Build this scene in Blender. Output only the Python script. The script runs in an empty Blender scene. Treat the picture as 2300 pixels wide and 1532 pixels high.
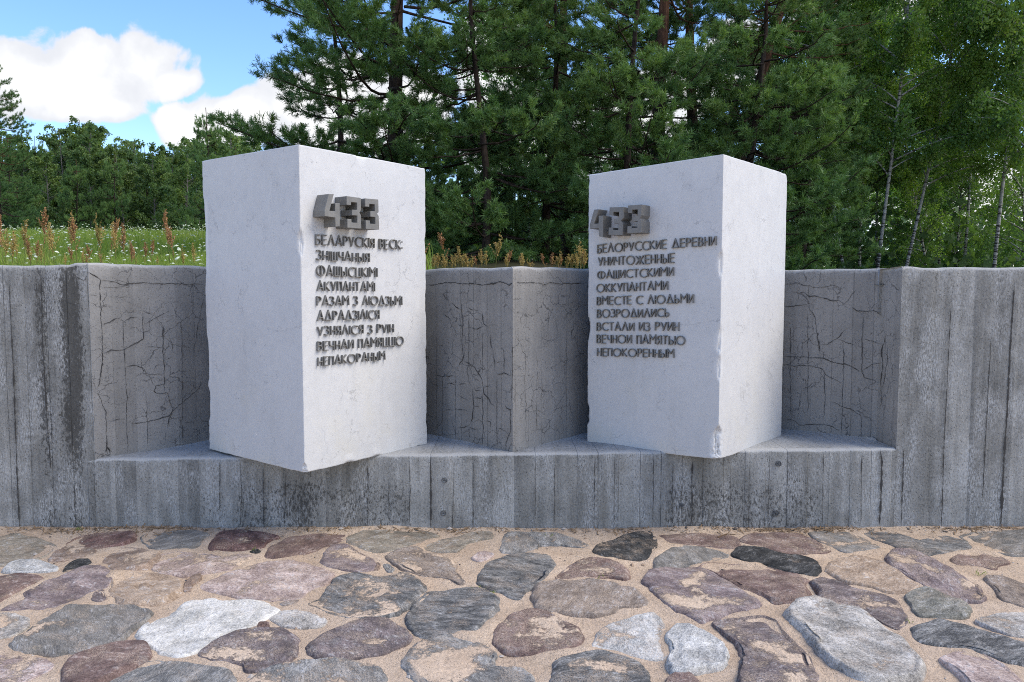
import bpy, math, random
import numpy as np
from mathutils import Vector, Matrix, Euler

# ------------------------------------------------------------------ camera, sky, sun, exposure
S = bpy.context.scene
COL = S.collection
F_PX, EYE, PITCH = 1700.0, 1.55, math.atan(110 / 1700.0)
cam_d = bpy.data.cameras.new("camera")
cam = bpy.data.objects.new("camera", cam_d)
COL.objects.link(cam)
cam_d.sensor_width = 36.0
cam_d.lens = 36.0 * F_PX / 2300.0
cam_d.clip_start, cam_d.clip_end = 0.05, 3000.0
cam.location = (0, 0, EYE)
cam.rotation_euler = (math.pi / 2 - PITCH, 0, 0)
S.camera = cam
S.view_settings.view_transform = 'Standard'
S.view_settings.look = 'None'
S.view_settings.exposure = 1.24
S.view_settings.gamma = 1.0

SUN_DIR = Vector((0.90, -0.12, 1.15)).normalized()
sun_d = bpy.data.lights.new("sun", 'SUN')
sun_d.energy = 1.62
sun_d.angle = math.radians(38)
sun_d.color = (1.0, 0.91, 0.77)
sun = bpy.data.objects.new("sun", sun_d)
COL.objects.link(sun)
sun.rotation_euler = SUN_DIR.to_track_quat('Z', 'Y').to_euler()
sun.location = SUN_DIR * 40
S.cycles.max_bounces = 6
S.cycles.diffuse_bounces = 3
S.cycles.transmission_bounces = 3
S.cycles.transparent_max_bounces = 4
S.cycles.use_denoising = False
S.cycles.denoising_input_passes = 'RGB_ALBEDO_NORMAL'
S.cycles.denoising_prefilter = 'ACCURATE'
S.cycles.filter_width = 1.0
S.cycles.use_adaptive_sampling = True


class G:
    """small node-graph helper"""
    def __init__(self, tree):
        self.t = tree; self.n = tree.nodes; self.l = tree.links
        self.n.clear()

    def put(self, sock, v):
        if isinstance(v, bpy.types.NodeSocket):
            self.l.new(v, sock)
        elif v is not None:
            if hasattr(sock.default_value, '__len__'):
                n = len(sock.default_value)
                if not hasattr(v, '__len__'):
                    v = (v,) * n
                v = tuple(v)
                if len(v) < n: v = v + (1.0,) * (n - len(v))
                sock.default_value = v[:n]
            else:
                sock.default_value = v

    def math(self, op, a, b=None, c=None, clamp=False):
        n = self.n.new('ShaderNodeMath'); n.operation = op; n.use_clamp = clamp
        for i, v in enumerate((a, b, c)):
            if v is not None: self.put(n.inputs[i], v)
        return n.outputs[0]

    def vmath(self, op, a, b=None):
        n = self.n.new('ShaderNodeVectorMath'); n.operation = op
        self.put(n.inputs[0], a)
        if b is not None: self.put(n.inputs[1], b)
        return n.outputs['Value'] if op in ('LENGTH', 'DOT_PRODUCT') else n.outputs[0]

    def sep(self, v):
        n = self.n.new('ShaderNodeSeparateXYZ'); self.put(n.inputs[0], v); return n.outputs

    def comb(self, x, y, z=0.0):
        n = self.n.new('ShaderNodeCombineXYZ')
        for i, v in enumerate((x, y, z)): self.put(n.inputs[i], v)
        return n.outputs[0]

    def noise(self, vec, scale=1.0, detail=5.0, rough=0.55, dist=0.0):
        n = self.n.new('ShaderNodeTexNoise')
        self.put(n.inputs['Vector'], vec)
        n.inputs['Scale'].default_value = scale; n.inputs['Detail'].default_value = detail
        n.inputs['Roughness'].default_value = rough; n.inputs['Distortion'].default_value = dist
        return n.outputs['Fac']

    def voro(self, vec, scale, feature='F1', out='Distance', rnd=1.0):
        n = self.n.new('ShaderNodeTexVoronoi'); n.feature = feature
        self.put(n.inputs['Vector'], vec); n.inputs['Scale'].default_value = scale
        n.inputs['Randomness'].default_value = rnd
        return n.outputs[out]

    def white(self, v):
        n = self.n.new('ShaderNodeTexWhiteNoise'); n.noise_dimensions = '1D'
        self.put(n.inputs['W'], v); return n.outputs['Value']

    def step(self, v, a, b, lo=0.0, hi=1.0):
        n = self.n.new('ShaderNodeMapRange'); n.interpolation_type = 'SMOOTHSTEP'
        self.put(n.inputs[0], v); n.inputs[1].default_value = a; n.inputs[2].default_value = b
        n.inputs[3].default_value = lo; n.inputs[4].default_value = hi
        return n.outputs[0]

    def ramp(self, v, stops):
        n = self.n.new('ShaderNodeValToRGB'); self.put(n.inputs[0], v)
        e = n.color_ramp.elements
        while len(e) < len(stops): e.new(0.5)
        for i, (p, c) in enumerate(stops):
            e[i].position = p; e[i].color = tuple(c) + (1.0,)
        return n.outputs[0]

    def mix(self, f, a, b, mode='MIX'):
        n = self.n.new('ShaderNodeMix'); n.data_type = 'RGBA'; n.blend_type = mode
        self.put(n.inputs[0], f); self.put(n.inputs[6], a); self.put(n.inputs[7], b)
        return n.outputs[2]

    def attr(self, name, out='Fac'):
        n = self.n.new('ShaderNodeAttribute'); n.attribute_name = name; return n.outputs[out]

    def coord(self, out='Object'):
        return self.n.new('ShaderNodeTexCoord').outputs[out]

    def geo(self, out='Position'):
        return self.n.new('ShaderNodeNewGeometry').outputs[out]

    def rnd(self):
        return self.n.new('ShaderNodeObjectInfo').outputs['Random']

    def bump(self, h, strength=0.5, dist=0.01, normal=None):
        n = self.n.new('ShaderNodeBump'); n.inputs['Strength'].default_value = strength
        n.inputs['Distance'].default_value = dist; self.put(n.inputs['Height'], h)
        if normal is not None: self.put(n.inputs['Normal'], normal)
        return n.outputs[0]

    def surface(self, color, rough=0.85, normal=None, spec=0.3, metallic=0.0):
        p = self.n.new('ShaderNodeBsdfPrincipled')
        self.put(p.inputs['Base Color'], color); self.put(p.inputs['Roughness'], rough)
        self.put(p.inputs['Metallic'], metallic)
        p.inputs['Specular IOR Level'].default_value = spec
        if normal is not None: self.put(p.inputs['Normal'], normal)
        o = self.n.new('ShaderNodeOutputMaterial'); self.l.new(p.outputs[0], o.inputs[0])
        return p


def material(name):
    m = bpy.data.materials.new(name); m.use_nodes = True
    return m, G(m.node_tree)


# ---- the sky: Nishita blue with cumulus clouds placed by direction
W = bpy.data.worlds.new("World"); S.world = W; W.use_nodes = True
g = G(W.node_tree)
sky = g.n.new('ShaderNodeTexSky'); sky.sky_type = 'NISHITA'; sky.sun_disc = False
sky.sun_elevation = math.asin(SUN_DIR.z)
sky.sun_rotation = math.atan2(SUN_DIR.x, SUN_DIR.y)
sky.air_density = 1.0; sky.dust_density = 0.3; sky.ozone_density = 2.0
d = g.vmath('NORMALIZE', g.coord('Generated'))
dx, dy, dz = g.sep(d)
yy = g.math('MAXIMUM', dy, 0.05)
u, v = g.math('DIVIDE', dx, yy), g.math('DIVIDE', dz, yy)
front = g.step(dy, 0.05, 0.2)
PUFFS = [(20, 170, 230, 105), (200, 150, 150, 92), (320, 170, 120, 98), (390, 200, 75, 48), (150, 205, 270, 68), (215, 245, 150, 42),
         (420, 275, 75, 50), (500, 270, 95, 62), (590, 265, 100, 78), (660, 250, 110, 100), (470, 305, 120, 38), (760, 230, 120, 120),
         (900, 250, 140, 110), (1130, 190, 110, 150), (1560, 190, 130, 90), (1640, 150, 90, 110), (1860, 60, 130, 90), (1300, 320, 300, 110), (2050, 20, 160, 70), (2150, 440, 330, 110)]
F = None
for px, py, a, b in PUFFS:
    q = g.comb(g.math('DIVIDE', g.math('SUBTRACT', u, (px - 1150) / F_PX), a / F_PX),
               g.math('DIVIDE', g.math('SUBTRACT', v, (656 - py) / F_PX), b / F_PX), 0.0)
    f = g.math('SUBTRACT', 1.0, g.vmath('LENGTH', q))
    F = f if F is None else g.math('SMOOTH_MAX', F, f, 0.12)
uv = g.comb(u, v, 0.3)
nz = g.math('SUBTRACT', g.noise(uv, 9.0, 8.0, 0.58, 0.3), 0.5)
bill = g.math('SUBTRACT', 0.42, g.voro(uv, 26.0, 'SMOOTH_F1'))
dens_f = g.math('ADD', F, g.math('ADD', g.math('MULTIPLY', nz, 1.7), g.math('MULTIPLY', bill, 0.45)))
cl_f = g.step(dens_f, 0.0, 0.20)
pl = g.vmath('DIVIDE', d, g.comb(g.math('ADD', dz, 0.25), g.math('ADD', dz, 0.25), g.math('ADD', dz, 0.25)))
cl_b = g.step(g.noise(pl, 1.3, 7.0, 0.55), 0.47, 0.60)
cl_b = g.math('MULTIPLY', cl_b, g.math('MULTIPLY', g.step(dz, 0.0, 0.1), g.math('SUBTRACT', 1.0, front)))
cl = g.math('MAXIMUM', g.math('MULTIPLY', cl_f, front), cl_b)
shade = g.step(g.math('ADD', g.math('MULTIPLY', dens_f, 0.55), g.math('MULTIPLY', g.noise(g.vmath('ADD', uv, (0.01, -0.03, 0)), 13.0, 6.0), 0.8)), 0.42, 0.98)
CL = 4.0
cloud_c = g.mix(shade, (CL * 0.72, CL * 0.74, CL * 0.79), (CL, CL, CL * 1.0))
hs = g.n.new('ShaderNodeHueSaturation'); hs.inputs['Saturation'].default_value = 1.18; hs.inputs['Value'].default_value = 1.02
g.put(hs.inputs['Color'], sky.outputs[0])
blue = g.mix(1.0, hs.outputs[0], (0.95, 0.92, 1.02), 'MULTIPLY')
bg = g.n.new('ShaderNodeBackground'); bg.inputs['Strength'].default_value = 0.125
g.put(bg.inputs['Color'], g.mix(cl, blue, cloud_c))
wo = g.n.new('ShaderNodeOutputWorld'); g.l.new(bg.outputs[0], wo.inputs[0])

# ------------------------------------------------------------------ geometry helpers
CT, ST = math.cos(PITCH), math.sin(PITCH)
def ray(px, py):
    xc, zc = (px - 1150) / F_PX, (766 - py) / F_PX
    return np.array([xc, CT + ST * zc, -ST + CT * zc])
def at_z(px, py, z):
    r = ray(px, py); return r * ((z - EYE) / r[2]) + np.array([0, 0, EYE])
def at_y(px, py, y):
    r = ray(px, py); return r * (y / r[1]) + np.array([0, 0, EYE])
def at_plane(px, py, p0, n):
    r = ray(px, py); o = np.array([0, 0, EYE]); n = np.asarray(n, float)
    return o + r * (np.dot(np.asarray(p0) - o, n) / np.dot(r, n))

def sm(x): x = np.clip(x, 0, 1); return x * x * (3 - 2 * x)

def _hash(ix, iy, iz, seed):
    h = (ix.astype(np.int64) * 374761393 + iy.astype(np.int64) * 668265263 + iz.astype(np.int64) * 2147483647 + seed * 1274126177) & 0xFFFFFFFF
    h = ((h ^ (h >> 13)) * 1274126177) & 0xFFFFFFFF
    h = ((h ^ (h >> 16)) * 2246822519) & 0xFFFFFFFF
    return ((h ^ (h >> 15)) & 0xFFFFFF) / float(0xFFFFFF)
def vnoise(P, seed=0):
    P = np.asarray(P, float); i = np.floor(P).astype(np.int64); f = P - i; f = f * f * (3 - 2 * f); r = 0
    for a in (0, 1):
        for b in (0, 1):
            for c in (0, 1):
                w = (f[:, 0] if a else 1 - f[:, 0]) * (f[:, 1] if b else 1 - f[:, 1]) * (f[:, 2] if c else 1 - f[:, 2])
                r = r + w * _hash(i[:, 0] + a, i[:, 1] + b, i[:, 2] + c, seed)
    return r
def fbm(P, oct=4, seed=0, gain=0.5):
    P = np.asarray(P, float); s = 0; a = 1; t = 0
    for k in range(oct):
        s = s + a * (vnoise(P, seed + 17 * k) - 0.5); t += a; a *= gain; P = P * 2.03 + 5.1
    return s / t

def build(name, V, Fs, mats, parent=None, smooth=True, uv=None, fattr=None, pattr=None, midx=None):
    """one mesh object; Fs is an (n,k) array or a list of such arrays"""
    V = np.asarray(V, np.float32)
    if not isinstance(Fs, list): Fs = [Fs]
    Fs = [np.asarray(f, np.int32) for f in Fs if len(f)]
    me = bpy.data.meshes.new(name)
    me.vertices.add(len(V)); me.vertices.foreach_set("co", V.ravel())
    loops = np.concatenate([f.ravel() for f in Fs])
    tot = np.concatenate([np.full(len(f), f.shape[1], np.int32) for f in Fs])
    start = np.concatenate([[0], np.cumsum(tot)[:-1]]).astype(np.int32)
    me.loops.add(len(loops)); me.loops.foreach_set("vertex_index", loops)
    me.polygons.add(len(tot)); me.polygons.foreach_set("loop_start", start)
    me.polygons.foreach_set("loop_total", tot)
    me.polygons.foreach_set("use_smooth", np.full(len(tot), bool(smooth)))
    mats = mats if isinstance(mats, (list, tuple)) else [mats]
    for m in mats: me.materials.append(m)
    if midx is not None: me.polygons.foreach_set("material_index", np.asarray(midx, np.int32))
    if uv is not None:
        l = me.uv_layers.new(name="UVMap"); l.data.foreach_set("uv", np.asarray(uv, np.float32)[loops].ravel())
    for k, a in (fattr or {}).items():
        x = me.attributes.new(k, 'FLOAT', 'FACE'); x.data.foreach_set("value", np.asarray(a, np.float32))
    for k, a in (pattr or {}).items():
        x = me.attributes.new(k, 'FLOAT', 'POINT'); x.data.foreach_set("value", np.asarray(a, np.float32))
    me.update(calc_edges=True); me.validate()
    o = bpy.data.objects.new(name, me); COL.objects.link(o)
    if parent is not None: o.parent = parent
    return o

def grid_faces(nc, nr, off=0):
    c, r = np.meshgrid(np.arange(nc - 1), np.arange(nr - 1), indexing='ij')
    a = (c * nr + r).ravel() + off
    return np.stack([a, a + nr, a + nr + 1, a + 1], 1)

def tag(o, label=None, category=None, group=None, kind=None):
    if label: o["label"] = label
    if category: o["category"] = category
    if group: o["group"] = group
    if kind: o["kind"] = kind
    return o
def empty(name, loc=(0, 0, 0)):
    o = bpy.data.objects.new(name, None); o.location = loc; o.empty_display_size = 0.2; COL.objects.link(o); return o
def dup(root, loc, rot=(0, 0, 0), scale=1.0):
    r = root.copy(); COL.objects.link(r); r.location = loc; r.rotation_euler = rot
    r.scale = (scale,) * 3 if not hasattr(scale, '__len__') else scale
    for ch in list(root.children):
        c = ch.copy(); COL.objects.link(c); c.parent = r
        for gch in ch.children:
            e = gch.copy(); COL.objects.link(e); e.parent = c
    return r

# ------------------------------------------------------------------ materials of the wall, the blocks, the ground
def mat_concrete(name, weathered):
    m, g = material(name)
    uvn = g.n.new('ShaderNodeUVMap'); uvn.uv_map = "UVMap"
    u, v, _ = g.sep(uvn.outputs[0])
    uv3 = g.comb(u, v, 0)
    b = g.math('DIVIDE', u, 0.137)
    b = g.math('ADD', b, g.math('MULTIPLY', g.noise(g.comb(g.math('MULTIPLY', u, 2.0), g.math('MULTIPLY', v, 3.0)), 1.0, 4.0), 0.10))
    fr = g.math('FRACT', b); ed = g.math('MINIMUM', fr, g.math('SUBTRACT', 1.0, fr))
    bid = g.math('FLOOR', b)
    tone = g.white(bid); tone2 = g.white(g.math('ADD', bid, 31.7))
    deep = g.step(tone2, 0.25, 0.9)
    streak = g.noise(g.comb(g.math('MULTIPLY', u, 16.0), g.math('MULTIPLY', v, 0.9), tone), 1.0, 6.0, 0.62)
    fine = g.noise(g.comb(g.math('MULTIPLY', u, 90.0), g.math('MULTIPLY', v, 55.0)), 1.0, 4.0, 0.7)
    blot = g.noise(uv3, 4.5, 6.0, 0.65)
    pit = g.step(g.voro(uv3, 55.0), 0.10, 0.28)
    if weathered:
        base = g.ramp(g.math('ADD', g.math('MULTIPLY', streak, 0.34), g.math('ADD', g.math('MULTIPLY', blot, 0.30), g.math('MULTIPLY', fine, 0.36))),
                      [(0.34, (0.100, 0.099, 0.093)), (0.45, (0.205, 0.206, 0.196)), (0.54, (0.292, 0.293, 0.280)), (0.66, (0.44, 0.442, 0.425))])
        base = g.mix(g.math('MULTIPLY', g.math('SUBTRACT', tone, 0.5), 0.75), base, (0.30, 0.31, 0.32), 'MIX') if False else base
        k = g.math('ADD', 0.80, g.math('MULTIPLY', tone, 0.36))
        base = g.mix(1.0, base, g.comb(k, k, k), 'MULTIPLY')
        ef = g.math('MULTIPLY', g.step(g.noise(g.comb(g.math('MULTIPLY', u, 7.0), g.math('MULTIPLY', v, 2.2)), 1.0, 4.0, 0.6), 0.43, 0.62),
                    g.step(g.noise(g.comb(g.math('MULTIPLY', u, 150.0), g.math('MULTIPLY', v, 34.0)), 1.0, 4.0, 0.7), 0.42, 0.62))
        base = g.mix(g.math('MULTIPLY', ef, 0.8), base, (0.48, 0.495, 0.50))
        brown = g.step(g.noise(g.comb(g.math('MULTIPLY', u, 5.0), g.math('MULTIPLY', v, 1.1), 7.0), 1.0, 4.0), 0.56, 0.72)
        base = g.mix(g.math('MULTIPLY', brown, 0.45), base, (0.155, 0.145, 0.118))
        st = g.attr('stain')
        stn = g.step(g.math('ADD', st, g.math('MULTIPLY', g.math('SUBTRACT', g.noise(g.comb(g.math('MULTIPLY', u, 60.0), g.math('MULTIPLY', v, 26.0)), 1.0, 6.0, 0.8), 0.5), 2.3)), 0.38, 0.62)
        base = g.mix(g.math('MULTIPLY', stn, 0.80), base, (0.050, 0.049, 0.045))
    else:
        base = g.ramp(g.math('ADD', g.math('MULTIPLY', streak, 0.26), g.math('ADD', g.math('MULTIPLY', blot, 0.40), g.math('MULTIPLY', fine, 0.34))),
                      [(0.32, (0.180, 0.177, 0.171)), (0.46, (0.255, 0.251, 0.243)), (0.56, (0.298, 0.293, 0.284)), (0.70, (0.385, 0.379, 0.366))])
        k = g.math('ADD', 0.88, g.math('MULTIPLY', tone, 0.22))
        base = g.mix(1.0, base, g.comb(k, k, k), 'MULTIPLY')
        lt = g.math('MULTIPLY', g.step(streak, 0.56, 0.72), g.step(fine, 0.35, 0.6))
        base = g.mix(g.math('MULTIPLY', lt, 0.4), base, (0.30, 0.305, 0.31))
        # hairline crazing
        wob = g.vmath('ADD', uv3, g.comb(g.math('MULTIPLY', g.noise(uv3, 16.0, 4.0), 0.09), g.math('MULTIPLY', g.noise(g.vmath('ADD', uv3, (3, 3, 3)), 16.0, 4.0), 0.09), 0))
        cr = g.step(g.voro(wob, 7.0, 'DISTANCE_TO_EDGE'), 0.002, 0.016, 1.0, 0.0)
        cr = g.math('MULTIPLY', cr, g.step(g.noise(uv3, 3.2, 3.0), 0.44, 0.56))
        base = g.mix(g.math('MULTIPLY', cr, 0.7), base, (0.055, 0.055, 0.058))
    gr = g.step(ed, 0.0, 0.030, 1.0, 0.0)
    gr = g.math('MULTIPLY', gr, g.math('MULTIPLY', deep, g.step(g.noise(g.comb(g.math('MULTIPLY', u, 3.0), g.math('MULTIPLY', v, 5.0), 2.0), 1.0, 3.0), 0.36, 0.58, 0.25, 1.0)))
    base = g.mix(g.math('MULTIPLY', gr, 0.50 if weathered else 0.38), base, (0.04, 0.04, 0.04))
    base = g.mix(g.math('MULTIPLY', g.math('SUBTRACT', 1.0, pit), 0.35), base, (0.06, 0.06, 0.06))
    top = g.attr('lip')
    topn = g.step(g.math('ADD', top, g.math('MULTIPLY', g.math('SUBTRACT', g.noise(uv3, 45.0, 5.0, 0.7), 0.5), 0.9)), 0.42, 0.7)
    base = g.mix(g.math('MULTIPLY', topn, 0.8), base, (0.43, 0.43, 0.42))
    h = g.math('ADD', g.math('MULTIPLY', fine, 0.55), g.math('ADD', g.math('MULTIPLY', streak, 0.18 if weathered else 0.12), g.math('MULTIPLY', pit, 0.35)))
    h = g.math('SUBTRACT', h, g.math('MULTIPLY', gr, 1.3))
    if not weathered: h = g.math('SUBTRACT', h, g.math('MULTIPLY', cr, 0.8))
    g.surface(base, 0.92, g.bump(h, 0.75 if weathered else 0.55, 0.008), 0.2)
    return m

M_FRONT = mat_concrete("weathered_board_concrete", True)
M_NICHE = mat_concrete("rendered_concrete", False)
M_CRACK, g = material("crack_dark"); g.surface((0.066, 0.064, 0.062), 1.0, None, 0.0)  # one even dark tone for cracks and board seams

def mat_marble():
    m, g = material("white_marble")
    p = g.coord('Object')
    big = g.noise(p, 1.6, 6.0, 0.65)
    mid = g.noise(p, 16.0, 8.0, 0.75, 0.3)
    base = g.ramp(g.math('ADD', g.math('MULTIPLY', big, 0.55), g.math('MULTIPLY', mid, 0.45)),
                  [(0.30, (0.505, 0.512, 0.518)), (0.45, (0.560, 0.566, 0.570)), (0.57, (0.600, 0.604, 0.605)), (0.74, (0.645, 0.648, 0.645))])
    warp = g.vmath('ADD', p, g.comb(g.math('MULTIPLY', g.noise(p, 3.5, 6.0, 0.65), 0.55), g.math('MULTIPLY', g.noise(g.vmath('ADD', p, (9, 2, 4)), 3.5, 6.0, 0.65), 0.55),
                                    g.math('MULTIPLY', g.noise(g.vmath('ADD', p, (1, 7, 3)), 3.5, 6.0, 0.65), 0.55)))
    vein = g.step(g.voro(warp, 2.6, 'DISTANCE_TO_EDGE'), 0.0, 0.018, 1.0, 0.0)
    vein = g.math('MULTIPLY', vein, g.step(g.noise(p, 4.0, 3.0), 0.48, 0.66))
    base = g.mix(g.math('MULTIPLY', vein, 0.75), base, (0.33, 0.335, 0.34))
    fl = g.step(g.noise(g.vmath('MULTIPLY', warp, (1, 1, 0.55)), 30.0, 4.0, 0.62), 0.60, 0.70)
    fl = g.math('MULTIPLY', fl, g.step(g.noise(p, 6.0, 3.0), 0.42, 0.62))
    base = g.mix(g.math('MULTIPLY', fl, 0.9), base, (0.37, 0.375, 0.385))
    sp = g.math('MULTIPLY', g.step(g.voro(p, 38.0), 0.05, 0.13, 1.0, 0.0), g.step(g.noise(p, 7.0, 2.0), 0.50, 0.62))
    base = g.mix(g.math('MULTIPLY', sp, 0.7), base, (0.30, 0.305, 0.315))
    ps = g.sep(p)
    ye = g.math('MULTIPLY', g.step(ps[2], 0.1, 1.0, 1.0, 0.0), g.step(g.noise(p, 3.0, 4.0), 0.48, 0.68))
    base = g.mix(g.math('MULTIPLY', ye, 0.35), base, (0.56, 0.545, 0.475))
    tr = g.math('MULTIPLY', g.step(g.noise(g.vmath('MULTIPLY', p, (9, 9, 0.7)), 1.0, 4.0), 0.56, 0.72), 0.22)
    base = g.mix(tr, base, (0.47, 0.475, 0.47))
    rough_spot = g.attr('chip')
    base = g.mix(g.math('MULTIPLY', rough_spot, 0.5), base, (0.69, 0.695, 0.69))
    h = g.math('ADD', g.math('MULTIPLY', mid, 0.2), g.math('ADD', g.math('MULTIPLY', g.noise(p, 120.0, 3.0, 0.7), 0.4), g.math('MULTIPLY', fl, -0.25)))
    h = g.math('SUBTRACT', h, g.math('MULTIPLY', sp, 0.5))
    g.surface(base, 0.62, g.bump(h, 0.35, 0.006), 0.35)
    return m
M_MARBLE = mat_marble()

def mat_metal():
    m, g = material("dull_grey_metal")
    p = g.coord('Object')
    n = g.noise(p, 14.0, 5.0, 0.6)
    s = g.noise(g.vmath('MULTIPLY', p, (60, 60, 6)), 1.0, 3.0)
    c = g.ramp(g.math('ADD', g.math('MULTIPLY', n, 0.7), g.math('MULTIPLY', s, 0.3)), [(0.3, (0.165, 0.164, 0.156)), (0.55, (0.218, 0.214, 0.200)), (0.75, (0.262, 0.255, 0.234))])
    g.surface(c, 0.62, g.bump(s, 0.12, 0.003), 0.35, 0.25)
    return m
M_METAL = mat_metal()

# ------------------------------------------------------------------ concrete wall with two niches and a ledge
PL = [(-14.0, 4.88), (-2.72, 4.88), (-2.32, 5.29), (-2.17, 5.48), (-1.45, 6.42), (0.005, 4.935), (0.56, 5.55), (1.22, 6.45), (2.02, 5.60), (2.525, 5.19), (2.506, 4.88), (14.0, 4.88)]
PLA = np.array(PL)
PART = ['front', 'left', 'left', 'left', 'mid', 'mid', 'mid', 'right', 'right', 'right', 'front2']
SL = np.concatenate([[0], np.cumsum(np.hypot(*np.diff(PLA, axis=0).T))])
U0 = SL[1]
LEDGE_Z = lambda x: 0.462 + (np.asarray(x, float) + 2.72) / 5.24 * 0.070
def wall_y(x):   # front line of the wall seen from above (single valued apart from the little return)
    return np.interp(x, [-14, -2.72, -2.32, -2.17, -1.45, 0.005, 0.56, 1.22, 2.02, 2.50, 2.52, 14], [4.88, 4.88, 5.29, 5.48, 6.42, 4.935, 5.55, 6.45, 5.60, 5.21, 4.88, 4.88])

wall = empty("concrete_wall", (0, 4.88, 0))
tag(wall, "long grey board-marked concrete retaining wall with two cracked niches and a low ledge", "wall")
WOFF = np.array([0, 4.88, 0])

def top_z(x, u):
    z = 1.722 + 0.006 * np.sin(u * 1.3) + 0.020 * fbm(np.stack([u * 6, u * 0 + 3, u * 0], 1), 4, 5)
    return z + 0.016 * sm((x + 2.86) / 0.06) * sm((-1.9 - x) / 0.9) - 0.006 * (x > 1.5)

def cracks_on(lines, org, sc, faces, push=0.0035, wmul=0.52, jm=1.0):
    """hair-wide jagged strips lying on the face planes; faces: list of (px limit, point, normal)"""
    rs = np.random.RandomState(len(lines) * 7 + int(org[0]))
    V, Fq = [], []
    for ln in lines:
        wide = 1.0
        if isinstance(ln[0], (int, float)): wide, ln = ln[0], ln[1:]
        P = []
        for (zx, zy) in ln:
            px, py = org[0] + zx / sc, org[1] + zy / sc
            for lim, p0, n in faces:
                if px <= lim: break
            P.append(at_plane(px, py, p0, n) + np.asarray(n) * push)
        P = np.array(P); seg = np.linalg.norm(np.diff(P, axis=0), axis=1)
        t = np.concatenate([[0], np.cumsum(seg)]); n_ = max(6, int(t[-1] / 0.009))
        tt = np.linspace(0, t[-1], n_)
        Q = np.stack([np.interp(tt, t, P[:, k]) for k in range(3)], 1)
        T = np.gradient(Q, axis=0); T /= np.linalg.norm(T, axis=1)[:, None] + 1e-9
        N = np.asarray(faces[0][2]); B = np.cross(T, N); B /= np.linalg.norm(B, axis=1)[:, None] + 1e-9
        jit = np.convolve(rs.normal(0, 1, n_ + 4), np.ones(5) / 5, 'valid') * 0.0052 * jm
        jit += rs.normal(0, 0.0010 * jm, n_)
        Q = Q + B * jit[:, None]
        w = (0.0016 + 0.0034 * np.abs(np.convolve(rs.normal(0, 1, n_ + 8), np.ones(9) / 3, 'valid')) * 0.6) * wide * wmul
        end = np.minimum(np.arange(n_), np.arange(n_)[::-1]) / 5.0
        w = w * np.clip(end, 0.1, 1)
        o = sum(len(x) for x in V)
        V.append(np.concatenate([Q - B * w[:, None], Q + B * w[:, None]]))
        i = np.arange(n_ - 1)
        Fq.append(np.stack([i, i + 1, i + 1 + n_, i + n_], 1) + o)
    return np.concatenate(V), np.concatenate(Fq)

def face_of(k):
    a, b = PLA[k], PLA[k + 1]; t = (b - a) / np.hypot(*(b - a))
    return (np.array([a[0], a[1], 0.0]), np.array([t[1], -t[0], 0.0]))

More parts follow.
